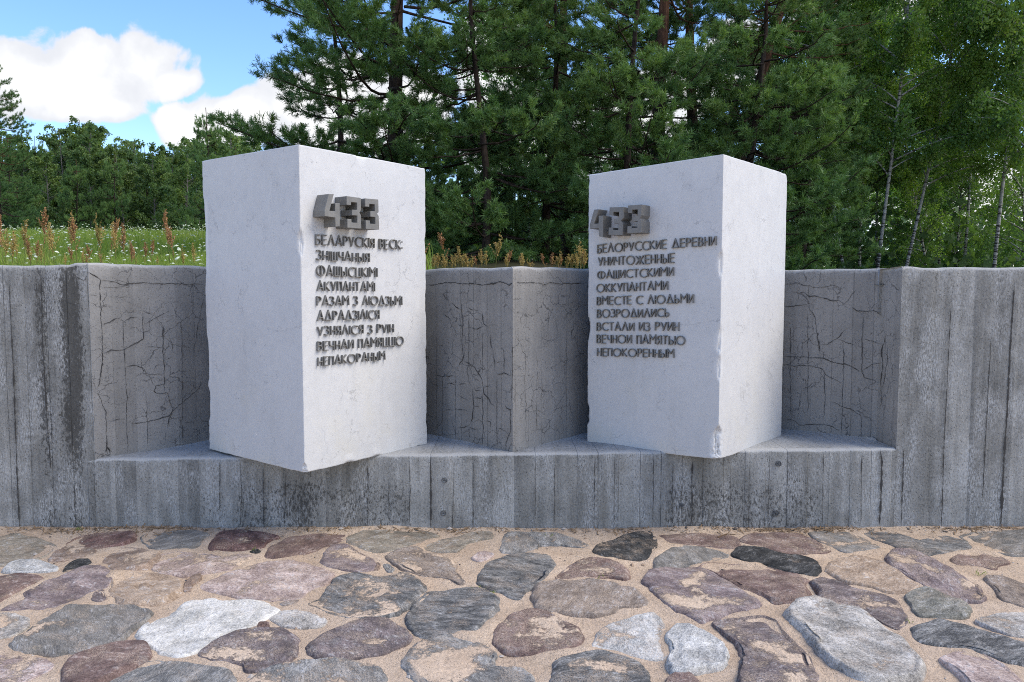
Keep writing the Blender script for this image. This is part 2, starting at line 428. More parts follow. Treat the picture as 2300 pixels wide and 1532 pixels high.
def wall_part(segs, name, mat, step, label=None, extra=None, amp=1.0):
    V, Fq, UV, ST_, LP = [], [], [], [], []
    for k in segs:
        a, b = PLA[k], PLA[k + 1]; L = np.hypot(*(b - a)); t = (b - a) / L; n = np.array([t[1], -t[0]])
        if L > 8:   # the long runs out of the frame are coarse
            near = np.arange(0, 1.6, step); far = np.arange(1.6, L + 0.3, 0.3); s = np.concatenate([near, far]); s = s[s < L]; s = np.append(s, L)
            if k == 0: s = (L - s)[::-1]
        else:
            s = np.linspace(0, L, max(2, int(L / step) + 1))
        zr = np.concatenate([np.arange(-0.12, 1.66, 0.022), [1.0]])   # last rows are snapped to the top edge
        nr = len(zr) + 6
        uu = SL[k] + s - U0
        tz = top_z(a[0] + t[0] * s, uu)
        cols = []
        zz = zr[:-1]
        U, Z = np.meshgrid(uu, zz, indexing='ij')
        Sx = np.meshgrid(s, zz, indexing='ij')[0]
        fl = U.ravel(), Z.ravel()
        bid = np.floor(fl[0] / 0.137)
        bo = _hash(bid.astype(np.int64), bid.astype(np.int64) * 0, bid.astype(np.int64) * 0, 3) - 0.5
        dsp = (bo * 0.005 + 0.004 * fbm(np.stack([fl[0] * 5, fl[1] * 2, fl[0] * 0], 1), 4, 9) + 0.003 * fbm(np.stack([fl[0] * 30, fl[1] * 14, fl[0] * 0], 1), 3, 2)) * amp
        endw = np.clip(np.minimum(Sx.ravel(), L - Sx.ravel()) / 0.03, 0, 1)
        dsp = (dsp * endw).reshape(U.shape)
        X = a[0] + t[0] * Sx + n[0] * dsp; Y = a[1] + t[1] * Sx + n[1] * dsp
        last = dsp[:, -1]
        chip = 0.010 + 0.020 * np.clip(fbm(np.stack([uu * 18, uu * 0 + 1, uu * 0], 1), 3, 4) + 0.1, 0, 1)
        rows = [np.stack([X, Y, Z], 2)]
        for (dn, dzz) in ((0, -chip * 1.6), (-chip * 0.35, -chip * 0.45), (-chip, -chip * 0.05), (-0.06 + 0 * chip, 0 * chip), (-0.30 + 0 * chip, -0.01 + 0 * chip), (-0.30 + 0 * chip, -0.3 + 0 * chip)):
            ny = np.where(dn < -0.05, 1.0, 0.0)          # the cap runs straight back
            px = a[0] + t[0] * s + n[0] * (last + dn) * (1 - ny)
            py = a[1] + t[1] * s + n[1] * (last + dn) * (1 - ny) + ny * (-dn)
            rows.append(np.stack([px, py, tz + dzz], 1)[:, None, :])
        R = np.concatenate(rows, 1); nr = R.shape[1]
        o = sum(len(x) for x in V)
        Fq.append(grid_faces(len(s), nr, o))
        P = R.reshape(-1, 3); V.append(P)
        ur = np.repeat(uu, nr)
        UV.append(np.stack([ur, P[:, 2] - np.where(np.tile(np.arange(nr), len(s)) > nr - 3, P[:, 1] * 0 + 0.0, 0)], 1))
        sx = np.repeat(a[0] + t[0] * s, nr)
        z = P[:, 2]
        wv = 0.05 * fbm(np.stack([sx * 0, z * 1.3, sx * 0 + 4], 1), 3, 63) + 0.02 * fbm(np.stack([sx * 6, z * 5, sx * 0], 1), 3, 64)
        xw = sx + wv
        st = 1.55 * (0.50 * np.exp(-((xw + 3.03) / 0.055)**2) + 0.62 * np.exp(-((xw + 2.84) / 0.075)**2) + 0.26 * np.exp(-((xw + 2.95) / 0.12)**2)) * (sx < -2.728)
        st = st * (0.72 + 0.9 * fbm(np.stack([sx * 4, z * 0.8, sx * 0], 1), 4, 65)) * (0.35 + 0.65 * sm((z - 0.15 + wv * 3) / 0.75)) * (1 - 0.35 * np.exp(-((z - 1.66) / 0.05)**2))
        st += 0.28 * sm((z - 1.25) / 0.4) * (sx > 2.5) * sm((fbm(np.stack([ur * 5, z * 0.4, ur * 0], 1), 3, 8) + 0.15) / 0.3)
        st += 0.16 * sm((0.35 - z) / 0.4) * (sx < -2.7)
        st += 0.20 * sm((fbm(np.stack([ur * 2.2, z * 0.5, ur * 0 + 2], 1), 3, 13) - 0.1) / 0.2)
        ST_.append(st)
        LP.append(sm((z - np.repeat(tz, nr) + 0.045) / 0.05))
    V = np.concatenate(V); Fq = np.concatenate(Fq); n0 = len(Fq)
    UV = np.concatenate(UV); ST_ = np.concatenate(ST_); LP = np.concatenate(LP)
    mats = [mat]; mi = np.zeros(n0, np.int32)
    if extra is not None:
        cv, cf = extra
        Fq = np.concatenate([Fq, cf + len(V)]); mi = np.concatenate([mi, np.ones(len(cf), np.int32)]); mats.append(M_CRACK)
        V = np.concatenate([V, cv]); UV = np.concatenate([UV, cv[:, :2]]); ST_ = np.concatenate([ST_, np.zeros(len(cv))]); LP = np.concatenate([LP, np.zeros(len(cv))])
    o = build(name, V - WOFF, Fq, mats, wall, True, UV, None, {'stain': ST_, 'lip': LP}, mi)
    if label: o["label"] = label
    return o

CR_L = [(1.3, (445, 85), (470, 125), (520, 160), (522, 240), (525, 340), (530, 420), (535, 500), (535, 580), (525, 650), (508, 745), (530, 800), (550, 850), (553, 920), (555, 1000), (558, 1060)),
  (1.0, (390, 140), (440, 160), (460, 120), (425, 115)), (0.9, (460, 122), (520, 150)),
  (1.3, (522, 165), (600, 170), (640, 185), (700, 175), (780, 178), (850, 178), (930, 180), (1060, 182)), (0.7, (525, 195), (600, 198), (680, 183)),
  (0.8, (455, 235), (520, 245)), (0.7, (560, 248), (640, 250), (670, 235)), (0.9, (645, 265), (700, 290)),
  (0.9, (330, 265), (390, 290), (520, 298), (590, 298)), (1.2, (530, 390), (570, 380), (630, 345)), (1.0, (640, 380), (680, 355), (735, 355)),
  (0.8, (720, 315), (750, 325), (800, 345)), (1.0, (745, 395), (790, 370), (850, 335), (890, 320)), (0.8, (860, 350), (910, 340)),
  (1.2, (740, 330), (745, 400), (748, 470), (700, 490), (645, 525), (580, 522), (540, 545)),
  (1.4, (845, 380), (848, 460), (848, 540), (855, 600), (858, 700), (810, 710), (800, 740), (830, 755), (870, 745), (885, 800), (900, 830), (895, 850), (880, 880), (870, 930)),
  (0.9, (638, 370), (640, 450), (645, 520), (650, 600), (655, 700), (660, 800), (658, 900), (665, 1060)),
  (1.2, (650, 612), (700, 605), (740, 620), (770, 650), (850, 648)), (1.0, (800, 645), (810, 605), (850, 600)),
  (1.4, (770, 655), (790, 690), (808, 712)), (1.1, (858, 675), (890, 695), (925, 680)), (1.0, (890, 700), (880, 750)),
  (1.1, (560, 900), (600, 890), (650, 885)), (1.1, (665, 905), (720, 905), (770, 900), (840, 880), (880, 870), (900, 840), (950, 800), (1020, 740), (1055, 690)),
  (0.8, (760, 740), (765, 900), (768, 1030)), (1.0, (750, 505), (800, 508), (840, 515)), (0.9, (880, 450), (900, 500), (895, 550)), (0.8, (870, 470), (930, 455)),
  (0.8, (425, 505), (480, 490)), (0.8, (855, 580), (900, 560)), (2.6, (890, 825), (912, 822)), (3.0, (545, 1062), (560, 1030), (575, 1064)),
  (0.7, (860, 930), (862, 1010)), (0.8, (945, 380), (948, 700), (950, 1000)), (0.8, (950, 905), (1000, 902)), (0.7, (1000, 560), (1060, 250))]
CR_M = [(1.6, (72, 198), (120, 200), (200, 185), (270, 180), (330, 192), (400, 188), (480, 200), (560, 188), (620, 180), (680, 200), (700, 185), (760, 180), (820, 186), (900, 182), (940, 198), (980, 180), (1060, 188), (1150, 190), (1240, 188)),
  (0.8, (690, 160), (760, 185)), (1.2, (370, 318), (400, 322), (425, 330)), (0.8, (245, 330), (290, 370), (325, 385)), (0.9, (350, 370), (400, 385), (455, 395)),
  (2.2, (475, 390), (480, 450), (490, 490), (525, 522)), (1.1, (185, 410), (225, 445), (255, 470)), (1.0, (290, 490), (330, 520), (345, 500)),
  (1.5, (370, 520), (420, 530), (465, 515), (490, 510)), (1.0, (540, 497), (590, 495)), (1.2, (445, 560), (448, 615)), (1.0, (470, 640), (505, 660)),
  (1.0, (320, 310), (325, 400), (335, 500), (328, 600), (330, 700), (340, 740), (310, 790), (290, 830)), (0.9, (375, 440), (378, 540), (376, 640), (378, 780), (365, 850), (380, 920), (405, 965)),
  (0.9, (330, 625), (375, 635), (385, 655)), (0.9, (540, 560), (545, 660), (565, 710), (570, 770), (568, 850)), (1.0, (570, 770), (600, 775), (640, 780)), (1.2, (630, 540), (620, 560), (620, 620)),
  (1.0, (610, 660), (640, 690), (642, 770), (645, 860)), (1.1, (570, 865), (605, 872), (650, 860), (680, 875), (705, 872)), (1.2, (340, 770), (380, 785), (420, 815), (445, 850), (475, 905), (485, 960), (490, 1010), (520, 1045), (540, 1080), (580, 1110)),
  (1.3, (445, 850), (465, 845)), (1.0, (440, 830), (480, 815)), (1.3, (125, 880), (170, 882), (210, 880), (265, 878)), (1.1, (215, 885), (210, 930)), (1.4, (215, 935), (260, 938), (285, 945)), (1.0, (290, 950), (360, 938)),
  (1.3, (190, 965), (225, 970)), (1.2, (295, 1020), (330, 1045), (370, 1065)), (1.2, (410, 950), (430, 990), (470, 998)), (1.2, (485, 970), (520, 960), (550, 958)), (1.2, (415, 1045), (470, 1045), (485, 1010)),
  (1.3, (620, 985), (655, 995), (660, 1030)), (1.2, (692, 960), (685, 1010), (655, 1000)), (1.0, (590, 870), (588, 1000), (585, 1120), (588, 1250), (590, 1410)),
  (0.9, (180, 880), (182, 1000), (180, 1200), (180, 1340)), (0.9, (278, 850), (280, 1000), (278, 1200), (276, 1360)), (1.1, (190, 1137), (260, 1137)), (1.0, (275, 1137), (350, 1135), (375, 1150)),
  (1.3, (405, 965), (410, 1040), (412, 1110), (405, 1200), (380, 1250)), (1.2, (410, 1110), (445, 1105), (470, 1140)), (1.5, (300, 1262), (345, 1265), (380, 1250)), (1.4, (380, 1255), (415, 1278), (455, 1276)),
  (1.2, (420, 1215), (450, 1205), (480, 1235)), (1.4, (480, 1010), (482, 1130), (480, 1230), (490, 1260), (480, 1330), (478, 1410)), (0.9, (378, 1260), (380, 1370)), (1.0, (490, 1210), (540, 1220), (540, 1290)),
  (1.3, (640, 1090), (660, 1120), (690, 1130), (688, 1200), (695, 1250), (685, 1310), (670, 1350), (655, 1390), (655, 1450)), (1.0, (590, 1270), (625, 1275), (660, 1300)), (1.0, (690, 1345), (710, 1380)),
  (1.0, (700, 640), (702, 800), (700, 1000), (695, 1100)), (0.6, (485, 520), (482, 700), (485, 900)),
  (0.7, (660, 405), (740, 405), (835, 375)), (0.8, (860, 270), (890, 268), (930, 270)), (0.8, (1040, 340), (1100, 345), (1150, 330), (1170, 300)), (0.6, (795, 690), (800, 800), (790, 900), (795, 1020), (800, 1100), (800, 1300), (805, 1400)),
  (0.6, (705, 785), (740, 800), (790, 860)), (0.6, (705, 875), (790, 880), (850, 878)), (0.6, (880, 690), (885, 860), (880, 1140), (880, 1300)), (0.6, (710, 1230), (790, 1205)), (0.6, (920, 900), (925, 990), (910, 1060)), (0.6, (805, 1120), (850, 1100), (880, 1130), (940, 1160)),
  (0.6, (940, 610), (965, 560), (970, 360)), (0.6, (920, 950), (980, 940))]
CR_R = [(1.0, (140, 185), (200, 175), (250, 185), (300, 200), (350, 200), (390, 188), (445, 205)), (0.9, (330, 110), (330, 165), (310, 190)), (1.1, (185, 228), (250, 225), (275, 245), (340, 250), (380, 265), (430, 270), (470, 290)),
  (1.0, (272, 180), (272, 240), (275, 310), (305, 360), (310, 420), (322, 480), (328, 550)), (1.0, (140, 300), (200, 295), (260, 288), (272, 310)), (1.2, (490, 290), (520, 320), (570, 322), (610, 322), (660, 345)), (1.0, (610, 320), (635, 280)),
  (1.2, (330, 495), (370, 495), (420, 465), (465, 415)), (0.9, (420, 468), (450, 480), (525, 505)), (1.1, (555, 340), (552, 440), (550, 520), (550, 600), (545, 640), (560, 670), (610, 685), (645, 705)), (1.1, (555, 470), (600, 475), (655, 500)),
  (1.4, (680, 450), (658, 500), (655, 560), (660, 620), (648, 700), (650, 800), (645, 900), (640, 1020)), (1.0, (685, 500), (682, 580), (672, 650), (655, 740)), (1.2, (135, 560), (200, 558), (280, 565), (350, 565), (400, 590), (480, 605), (545, 640)),
  (1.2, (135, 600), (200, 608), (280, 605), (345, 625), (360, 655), (440, 695)), (0.9, (450, 480), (450, 560), (452, 650), (445, 760), (445, 960)), (0.8, (355, 630), (355, 760), (350, 890)), (1.0, (380, 790), (440, 815), (500, 840), (540, 865), (545, 1000)),
  (1.2, (135, 885), (190, 890), (220, 915), (310, 915), (350, 910), (400, 930), (440, 950)), (0.9, (440, 900), (480, 945)), (0.8, (175, 400), (178, 560), (178, 870)), (0.8, (265, 330), (268, 600), (265, 860)), (1.1, (545, 640), (600, 600), (655, 590)), (0.8, (300, 725), (315, 680)), (1.0, (560, 625), (580, 615))]
fl2, fl3 = face_of(1), face_of(2)
fm1, fm2 = face_of(4), face_of(5)
fr1, fr2 = face_of(8), face_of(9)
ff = face_of(0)
exL = cracks_on(CR_L, (0, 560), 2.3208, [(196, *ff), (404, *fl2), (9999, *fl3)])
exM = cracks_on(CR_M, (940, 580), 3.33, [(1150.5, *fm1), (9999, *fm2)])
exR = cracks_on(CR_R, (1700, 560), 2.3217, [(1979, *fr1), (9999, *fr2)])
exF = cracks_on([(2.6, (1340, 190), (1320, 500), (1300, 900), (1280, 1200), (1270, 1450)), (1.3, (1010, 300), (990, 700), (975, 1000), (960, 1450)), (1.2, (1220, 450), (1195, 900), (1175, 1300)), (1.5, (765, 1040), (750, 1450))],
                (1700, 560), 2.3217, [(9999, *ff)], 0.005, 0.55, 0.25)
exG = cracks_on([(1.8, (50, 180), (72, 620), (85, 1000), (105, 1470)), (1.5, (215, 90), (225, 500), (245, 850), (268, 1150))], (0, 560), 2.3208, [(9999, *ff)], 0.006, 0.55, 0.25)
wall_part([0], "wall_panel", M_FRONT, 0.0125, "left front panel streaked black with old weather stains", exG)
wall_part([1, 2, 3], "niche_wall", M_NICHE, 0.014, "cracked grey wall of the left niche", exL, 0.4)
wall_part([4, 5, 6], "niche_wall", M_NICHE, 0.014, "cracked spur of wall standing out between the two white blocks", exM, 0.4)
wall_part([7, 8, 9], "niche_wall", M_NICHE, 0.014, "cracked purplish grey wall of the right niche", exR, 0.4)
wall_part([10], "wall_panel", M_FRONT, 0.0125, "right front panel with pale vertical streaks", exF)

# the ledge: one swept grid, front face, worn edge, top running back into the niches
def ledge():
    xs = np.arange(-2.765, 2.5045, 0.012); n = len(xs)
    zt = LEDGE_Z(xs) + 0.010 * fbm(np.stack([xs * 9, xs * 0, xs * 0], 1), 4, 31)
    # the left end dips and is broken
    fz = np.arange(-0.12, 0.415, 0.02)
    U, Z = np.meshgrid(xs - (-2.72), fz, indexing='ij')
    f = U.ravel(), Z.ravel()
    bid = np.floor((f[0]) / 0.137).astype(np.int64)
    bo = _hash(bid, bid * 0, bid * 0, 3) - 0.5
    dsp = (bo * 0.005 + 0.004 * fbm(np.stack([f[0] * 5, f[1] * 2, f[0] * 0], 1), 4, 9) + 0.003 * fbm(np.stack([f[0] * 30, f[1] * 14, f[0] * 0], 1), 3, 2)).reshape(U.shape)
    YF = 4.874
    rows = [np.stack([U - 2.72, YF - dsp, Z], 2)]
    chip = 0.012 + 0.028 * np.clip(fbm(np.stack([xs * 12, xs * 0 + 3, xs * 0], 1), 4, 6) + 0.15, 0, 1)
    last = dsp[:, -1]
    yb = wall_y(xs) + 0.06
    yb = np.where(xs > 2.47, 5.2, yb)
    prof = [(0 * chip, -chip * 1.5), (chip * 0.15, -chip * 0.7), (chip * 0.5, -chip * 0.22), (chip * 1.1, -chip * 0.02)]
    for dn, dzz in prof: rows.append(np.stack([xs, YF - last + dn, zt + dzz], 1)[:, None, :])
    for t in np.linspace(0.04, 1, 34)**1.2:
        y = YF + 0.045 + (yb - YF - 0.045) * t
        zz = zt + 0.006 * fbm(np.stack([xs * 8, y * 8, xs * 0], 1), 4, 21) * min(1, t * 4) + 0.012 * sm((t - 0.75) / 0.25)
        rows.append(np.stack([xs, y, zz], 1)[:, None, :])
    R = np.concatenate(rows, 1); nr = R.shape[1]; P = R.reshape(-1, 3)
    sx = P[:, 0] + 2.72
    uv = np.stack([sx, P[:, 2] + np.maximum(0, P[:, 1] - YF)], 1)
    z = P[:, 2]; lip = sm((P[:, 1] - YF + 0.012) / 0.05) * (0.60 + 0.25 * fbm(P * 6, 4, 3)) + 0.75 * sm((z - np.repeat(zt, nr) + 0.03) / 0.03) * (P[:, 1] < YF + 0.04)
    st = 0.42 * sm((fbm(np.stack([sx * 2.6, z * 0.8, sx * 0], 1), 3, 41) - 0.02) / 0.15) * (P[:, 1] < YF + 0.03) * sm((0.5 - z) / 0.3)
    st += 0.12 * np.exp(-((P[:, 0] + 1.33) / 0.12)**2) * (z < 0.46) + 0.08 * np.exp(-((P[:, 0] - 1.25) / 0.2)**2) * (z < 0.46) + 0.35 * np.exp(-((P[:, 0] + 2.72) / 0.12)**2)  # ledge front darker below both block corners and at its left end
    ex = cracks_on([(2.4, (1783, 430), (1785, 600), (1786, 800), (1785, 970)), (1.3, (1305, 470), (1310, 600), (1308, 800), (1308, 960)), (1.2, (680, 540), (680, 700), (678, 930)), (1.0, (340, 480), (350, 700), (340, 960)), (0.9, (517, 500), (517, 970)), (0.9, (1622, 450), (1628, 700), (1620, 960)), (0.9, (1962, 440), (1950, 980)), (0.7, (1465, 600), (1468, 950)), (0.8, (183, 460), (185, 950)), (0.9, (2110, 450), (2105, 970))],
                   (440, 900), 3.382, [(9999, (0, YF - 0.001, 0), (0, -1, 0))], 0.006, 0.5, 0.3)
    ex2 = cracks_on([(2.0, (1090, 1090), (1085, 1200), (1088, 1300), (1085, 1440)), (1.0, (880, 1060), (880, 1250), (875, 1450)), (1.0, (985, 1080), (980, 1440)), (0.8, (670, 1060), (668, 1450)), (0.8, (350, 1090), (345, 1450)), (0.8, (565, 1070), (560, 1450)), (0.8, (1295, 1110), (1290, 1440)), (0.9, (1395, 1110), (1390, 1440)), (0.8, (245, 1080), (243, 1440))],
                    (1100, 580), 2.394, [(9999, (0, YF - 0.001, 0), (0, -1, 0))], 0.006, 0.5, 0.3)
    ex3 = cracks_on([(3.0, (640, 1040), (650, 1100), (645, 1300), (635, 1450)), (1.0, (345, 1060), (340, 1440)), (1.0, (545, 1060), (540, 1440)), (0.8, (160, 1080), (152, 1440)), (0.8, (65, 1080), (55, 1440))], (1700, 560), 2.3217, [(9999, (0, YF - 0.001, 0), (0, -1, 0))], 0.006, 0.5, 0.3)
    V = P; Fq = grid_faces(n, nr); mi = [np.zeros(len(Fq), np.int32)]
    for cv, cf in (ex, ex2, ex3):
        Fq = np.concatenate([Fq, cf + len(V)]); V = np.concatenate([V, cv]); mi.append(np.ones(len(cf), np.int32))
    k = len(V) - len(P)
    uv = np.concatenate([uv, np.zeros((k, 2))]); st = np.concatenate([st, np.zeros(k)]); lip = np.concatenate([lip, np.zeros(k)])
    o = build("ledge", V - WOFF, Fq, [M_FRONT, M_CRACK], wall, True, uv, None, {'stain': st, 'lip': lip}, np.concatenate(mi))
    o["label"] = "low concrete ledge with a worn pale edge under the white blocks"
ledge()

M_PLUG, g = material("mortar_plug"); g.surface(g.ramp(g.noise(g.coord('Object'), 60, 4), [(0.3, (0.06, 0.06, 0.062)), (0.7, (0.16, 0.165, 0.17))]), 0.95)
def plug(px, py, r):
    c = at_y(px, py, 4.868)
    n, m = 20, 8
    V, Fq = [], []
    th = np.linspace(0, 2 * np.pi, n, endpoint=False)
    prof = [(r * 1.1, 0.006), (r, -0.003), (r * 0.86, -0.002), (r * 0.72, 0.006), (r * 0.45, 0.008), (r * 0.38, 0.000), (r * 0.1, -0.001)]
    for rr, dy in prof: V.append(np.stack([rr * np.cos(th), th * 0 + dy, rr * np.sin(th) * 0.97], 1))
    for k in range(len(prof) - 1):
        i = np.arange(n); j = (i + 1) % n
        Fq.append(np.stack([k * n + i, k * n + j, (k + 1) * n + j, (k + 1) * n + i], 1))
    build("form_tie_plug", np.concatenate(V) + c - WOFF, np.concatenate(Fq), M_PLUG, wall)
for a in ((998, 1079, 0.018), (996, 1153, 0.018), (1749, 1042, 0.018), (1743, 1152, 0.019), (1531, 1135, 0.014)): plug(*a)

# ------------------------------------------------------------------ the two white marble blocks with raised numerals and lettering
GLY = {}
def arc(cx, cy, rx, ry, a0, a1, n=18):
    return [(cx + rx * math.cos(math.radians(a0 + (a1 - a0) * i / n)), cy + ry * math.sin(math.radians(a0 + (a1 - a0) * i / n))) for i in range(n + 1)]
def G_(c, w, *st): GLY[c] = (w, st)
BOWL = lambda x, r, y0, y1: [(x, y1), (x + r * .45, y1), (x + r * .82, y1 - (y1 - y0) * .14), (x + r, y1 - (y1 - y0) * .5), (x + r * .82, y0 + (y1 - y0) * .14), (x + r * .45, y0), (x, y0)]
G_('Б', .44, [(.42, 1), (0, 1), (0, 0)], BOWL(0, .44, 0, .56))
G_('Е', .42, [(.42, 1), (0, 1), (0, 0), (.42, 0)], [(0, .52), (.38, .52)])
G_('Л', .60, [(0, 0), (.30, 1), (.60, 0)])
G_('А', .60, [(0, 0), (.30, 1), (.60, 0)], [(.11, .32), (.49, .32)])
G_('Р', .40, [(0, 0), (0, 1)], BOWL(0, .40, .46, 1))
G_('У', .50, [(0, 1), (.26, .18)], [(.50, 1), (.20, 0)])
G_('С', .62, arc(.42, .5, .42, .5, 52, 308))
G_('К', .48, [(0, 0), (0, 1)], [(.44, 1), (.04, .52), (.48, 0)])
G_('І', .0, [(0, 0), (0, 1)])
G_('Я', .40, [(.40, 0), (.40, 1)], [(.40 - x, y) for x, y in BOWL(0, .40, .46, 1)], [(.22, .46), (0, 0)])
G_('В', .42, [(0, 0), (0, 1)], BOWL(0, .36, .54, 1), BOWL(0, .42, 0, .54))
G_('З', .42, arc(.16, .76, .21, .235, 140, -75, 12), arc(.17, .27, .25, .265, 80, -145, 12))
G_('Н', .42, [(0, 0), (0, 1)], [(.42, 0), (.42, 1)], [(0, .50), (.42, .50)])
G_('Ш', .56, [(0, 1), (0, 0), (.56, 0), (.56, 1)], [(.28, 0), (.28, 1)])
G_('Ч', .42, [(0, 1), (0, .62), (.07, .48), (.2, .43), (.42, .43)], [(.42, 1), (.42, 0)])
G_('Ы', .56, [(0, 1), (0, 0)], BOWL(0, .38, 0, .52), [(.56, 0), (.56, 1)])
G_('Ь', .40, [(0, 1), (0, 0)], BOWL(0, .40, 0, .52))
G_('Ф', .80, arc(.40, .5, .40, .47, 90, 450, 26), [(.40, -.02), (.40, 1.02)])
G_('Ц', .52, [(0, 1), (0, 0), (.52, 0), (.52, -.12)], [(.42, 1), (.42, 0)])
G_('М', .62, [(0, 0), (.02, 1), (.31, .52), (.60, 1), (.62, 0)])
G_('Т', .44, [(0, 1), (.44, 1)], [(.22, 1), (.22, 0)])
G_('П', .42, [(0, 0), (0, 1), (.42, 1), (.42, 0)])
G_('Ю', 1.0, [(0, 0), (0, 1)], [(0, .5), (.16, .5)], arc(.58, .5, .42, .5, 180, 540, 26))
G_('Д', .66, [(.04, .02), (.33, .98), (.62, .02)], [(-.02, .03), (.68, .03)])
G_('О', .84, arc(.42, .5, .42, .5, 90, 450, 28))
G_('И', .46, [(0, 1), (0, 0)], [(.02, .02), (.44, .98)], [(.46, 1), (.46, 0)])
GLY['Й'] = GLY['И']
G_('Ж', .80, [(.40, 0), (.40, 1)], [(0, 1), (.34, .5), (0, 0)], [(.80, 1), (.46, .5), (.80, 0)])
G_('·', .0, [(0, .80), (0, .92)], [(0, .10), (0, .24)])

class Face:
    """a vertical face of a block: s runs along it, z up, n points out"""
    def __init__(self, p, q):
        self.p = np.array([p[0], p[1], 0.0]); e = np.array([q[0] - p[0], q[1] - p[1], 0.0]); self.L = np.linalg.norm(e); self.e = e / self.L
        n = np.array([self.e[1], -self.e[0], 0.0]); self.n = n if np.dot(n, -self.p) > 0 else -n
    def sz(self, px, py, d):
        P = at_plane(px, py, self.p + self.n * d, self.n) - self.p
        return float(np.dot(P, self.e)), float(P[2])
    def at(self, s, z, d): return self.p + self.e * s + self.n * d + np.array([0, 0, z])

def numeral(face, pts, org, sc, d, parent, off):
    pts = [face.sz(org[0] + x / sc, org[1] + y / sc, d) for x, y in pts]
    n = len(pts)
    import bmesh
    bm = bmesh.new()
    fr = [bm.verts.new(face.at(s, z, d) - off) for s, z in pts]
    f = bm.faces.new(fr)
    r = bmesh.ops.extrude_face_region(bm, geom=[f])
    for v in r['geom']:
        if isinstance(v, bmesh.types.BMVert): v.co -= Vector(face.n * (d + 0.012))
    bmesh.ops.recalc_face_normals(bm, faces=bm.faces)
    be = [e for e in bm.edges if e.is_valid and len(e.link_faces) == 2]
    bmesh.ops.bevel(bm, geom=be, offset=0.0016, segments=1, affect='EDGES', clamp_overlap=True)
    me = bpy.data.meshes.new("numeral"); bm.to_mesh(me); bm.free(); me.materials.append(M_METAL)
    o = bpy.data.objects.new("numeral", me); COL.objects.link(o); o.parent = parent

def strip(pts, hw):
    P = np.array(pts, float); n = len(P)
    closed = n > 3 and np.hypot(*(P[0] - P[-1])) < 1e-6
    if closed: P = P[:-1]; n -= 1
    L, R = [], []
    for i in range(n):
        a = P[i - 1] if (i > 0 or closed) else None
        b = P[(i + 1) % n] if (i < n - 1 or closed) else None
        t1 = (P[i] - a) / (np.hypot(*(P[i] - a)) + 1e-9) if a is not None else None
        t2 = (b - P[i]) / (np.hypot(*(b - P[i])) + 1e-9) if b is not None else None
        t1 = t2 if t1 is None else t1; t2 = t1 if t2 is None else t2
        n1, n2 = np.array([-t1[1], t1[0]]), np.array([-t2[1], t2[0]])
        m = n1 + n2; m /= np.hypot(*m) + 1e-9
        k = hw / max(0.38, np.dot(m, n1))
        L.append(P[i] + m * k); R.append(P[i] - m * k)
    return L, R, closed

def inscription(face, text, q, org, sc, d, parent, off, rs):
    """q: px of left-top, left-bottom, right-top, right-bottom of one line of letters"""
    c = [face.sz(org[0] + x / sc, org[1] + y / sc, d) for x, y in q]
    (s0, zt0), (_, zb0), (s1, zt1), (_, zb1) = c
    adv, x = [], 0.0
    for ch in text:
        if ch == ' ': x += .42; continue
        w = GLY[ch][0]; adv.append((ch, x)); x += w + .19
    total = x - .19
    hgt = ((zt0 - zb0) + (zt1 - zb1)) / 2
    V, Fq = [], []; cnt = 0; idx = 0
    for ch, x0 in adv:
        jz, jr, js = rs.normal(0, .018), rs.normal(0, .012), 1 + rs.normal(0, .012)
        for k, st in enumerate(GLY[ch][1]):
            hw = .050
            pts = [(x0 + (px_ + jr * (py_ - .5)) * 1.0, .5 + (py_ - .5) * js + jz) for px_, py_ in st]
            # work in units of the cap height so that strokes keep their width
            sx = (s1 - s0) / total / hgt
            P = [(a * sx, b) for a, b in pts]
            Lf, Rt, closed = strip(P, hw)
            depth = d + 0.0005 * ((idx * 3 + k) % 5)
            idx += 1
            n = len(Lf)
            def to3(p, dd):
                t = p[0] / (total * sx); z = (zb0 + (zb1 - zb0) * t) + p[1] * ((zt0 - zb0) + ((zt1 - zb1) - (zt0 - zb0)) * t)
                return face.at(s0 + p[0] * hgt, z, dd) - off
            base = len(V)
            # slightly rounded front: shoulder lower than the ridge
            mid = [((l[0] * .72 + r[0] * .28, l[1] * .72 + r[1] * .28), (l[0] * .28 + r[0] * .72, l[1] * .28 + r[1] * .72)) for l, r in zip(Lf, Rt)]
            for (l, r), (m1, m2) in zip(zip(Lf, Rt), mid):
                V += [to3(l, -0.006), to3(l, depth - 0.0015), to3(m1, depth), to3(m2, depth), to3(r, depth - 0.0015), to3(r, -0.006)]
            rng = range(n) if closed else range(n - 1)
            for i in rng:
                j = (i + 1) % n
                for t in range(5): Fq.append((base + i * 6 + t, base + j * 6 + t, base + j * 6 + t + 1, base + i * 6 + t + 1))
            if not closed:
                for i in (0, n - 1):
                    b = base + i * 6
                    Fq.append((b, b + 1, b + 4, b + 5)); Fq.append((b + 1, b + 2, b + 3, b + 4))
    build("inscription_line", np.array(V), np.array(Fq), M_METAL, parent, False)

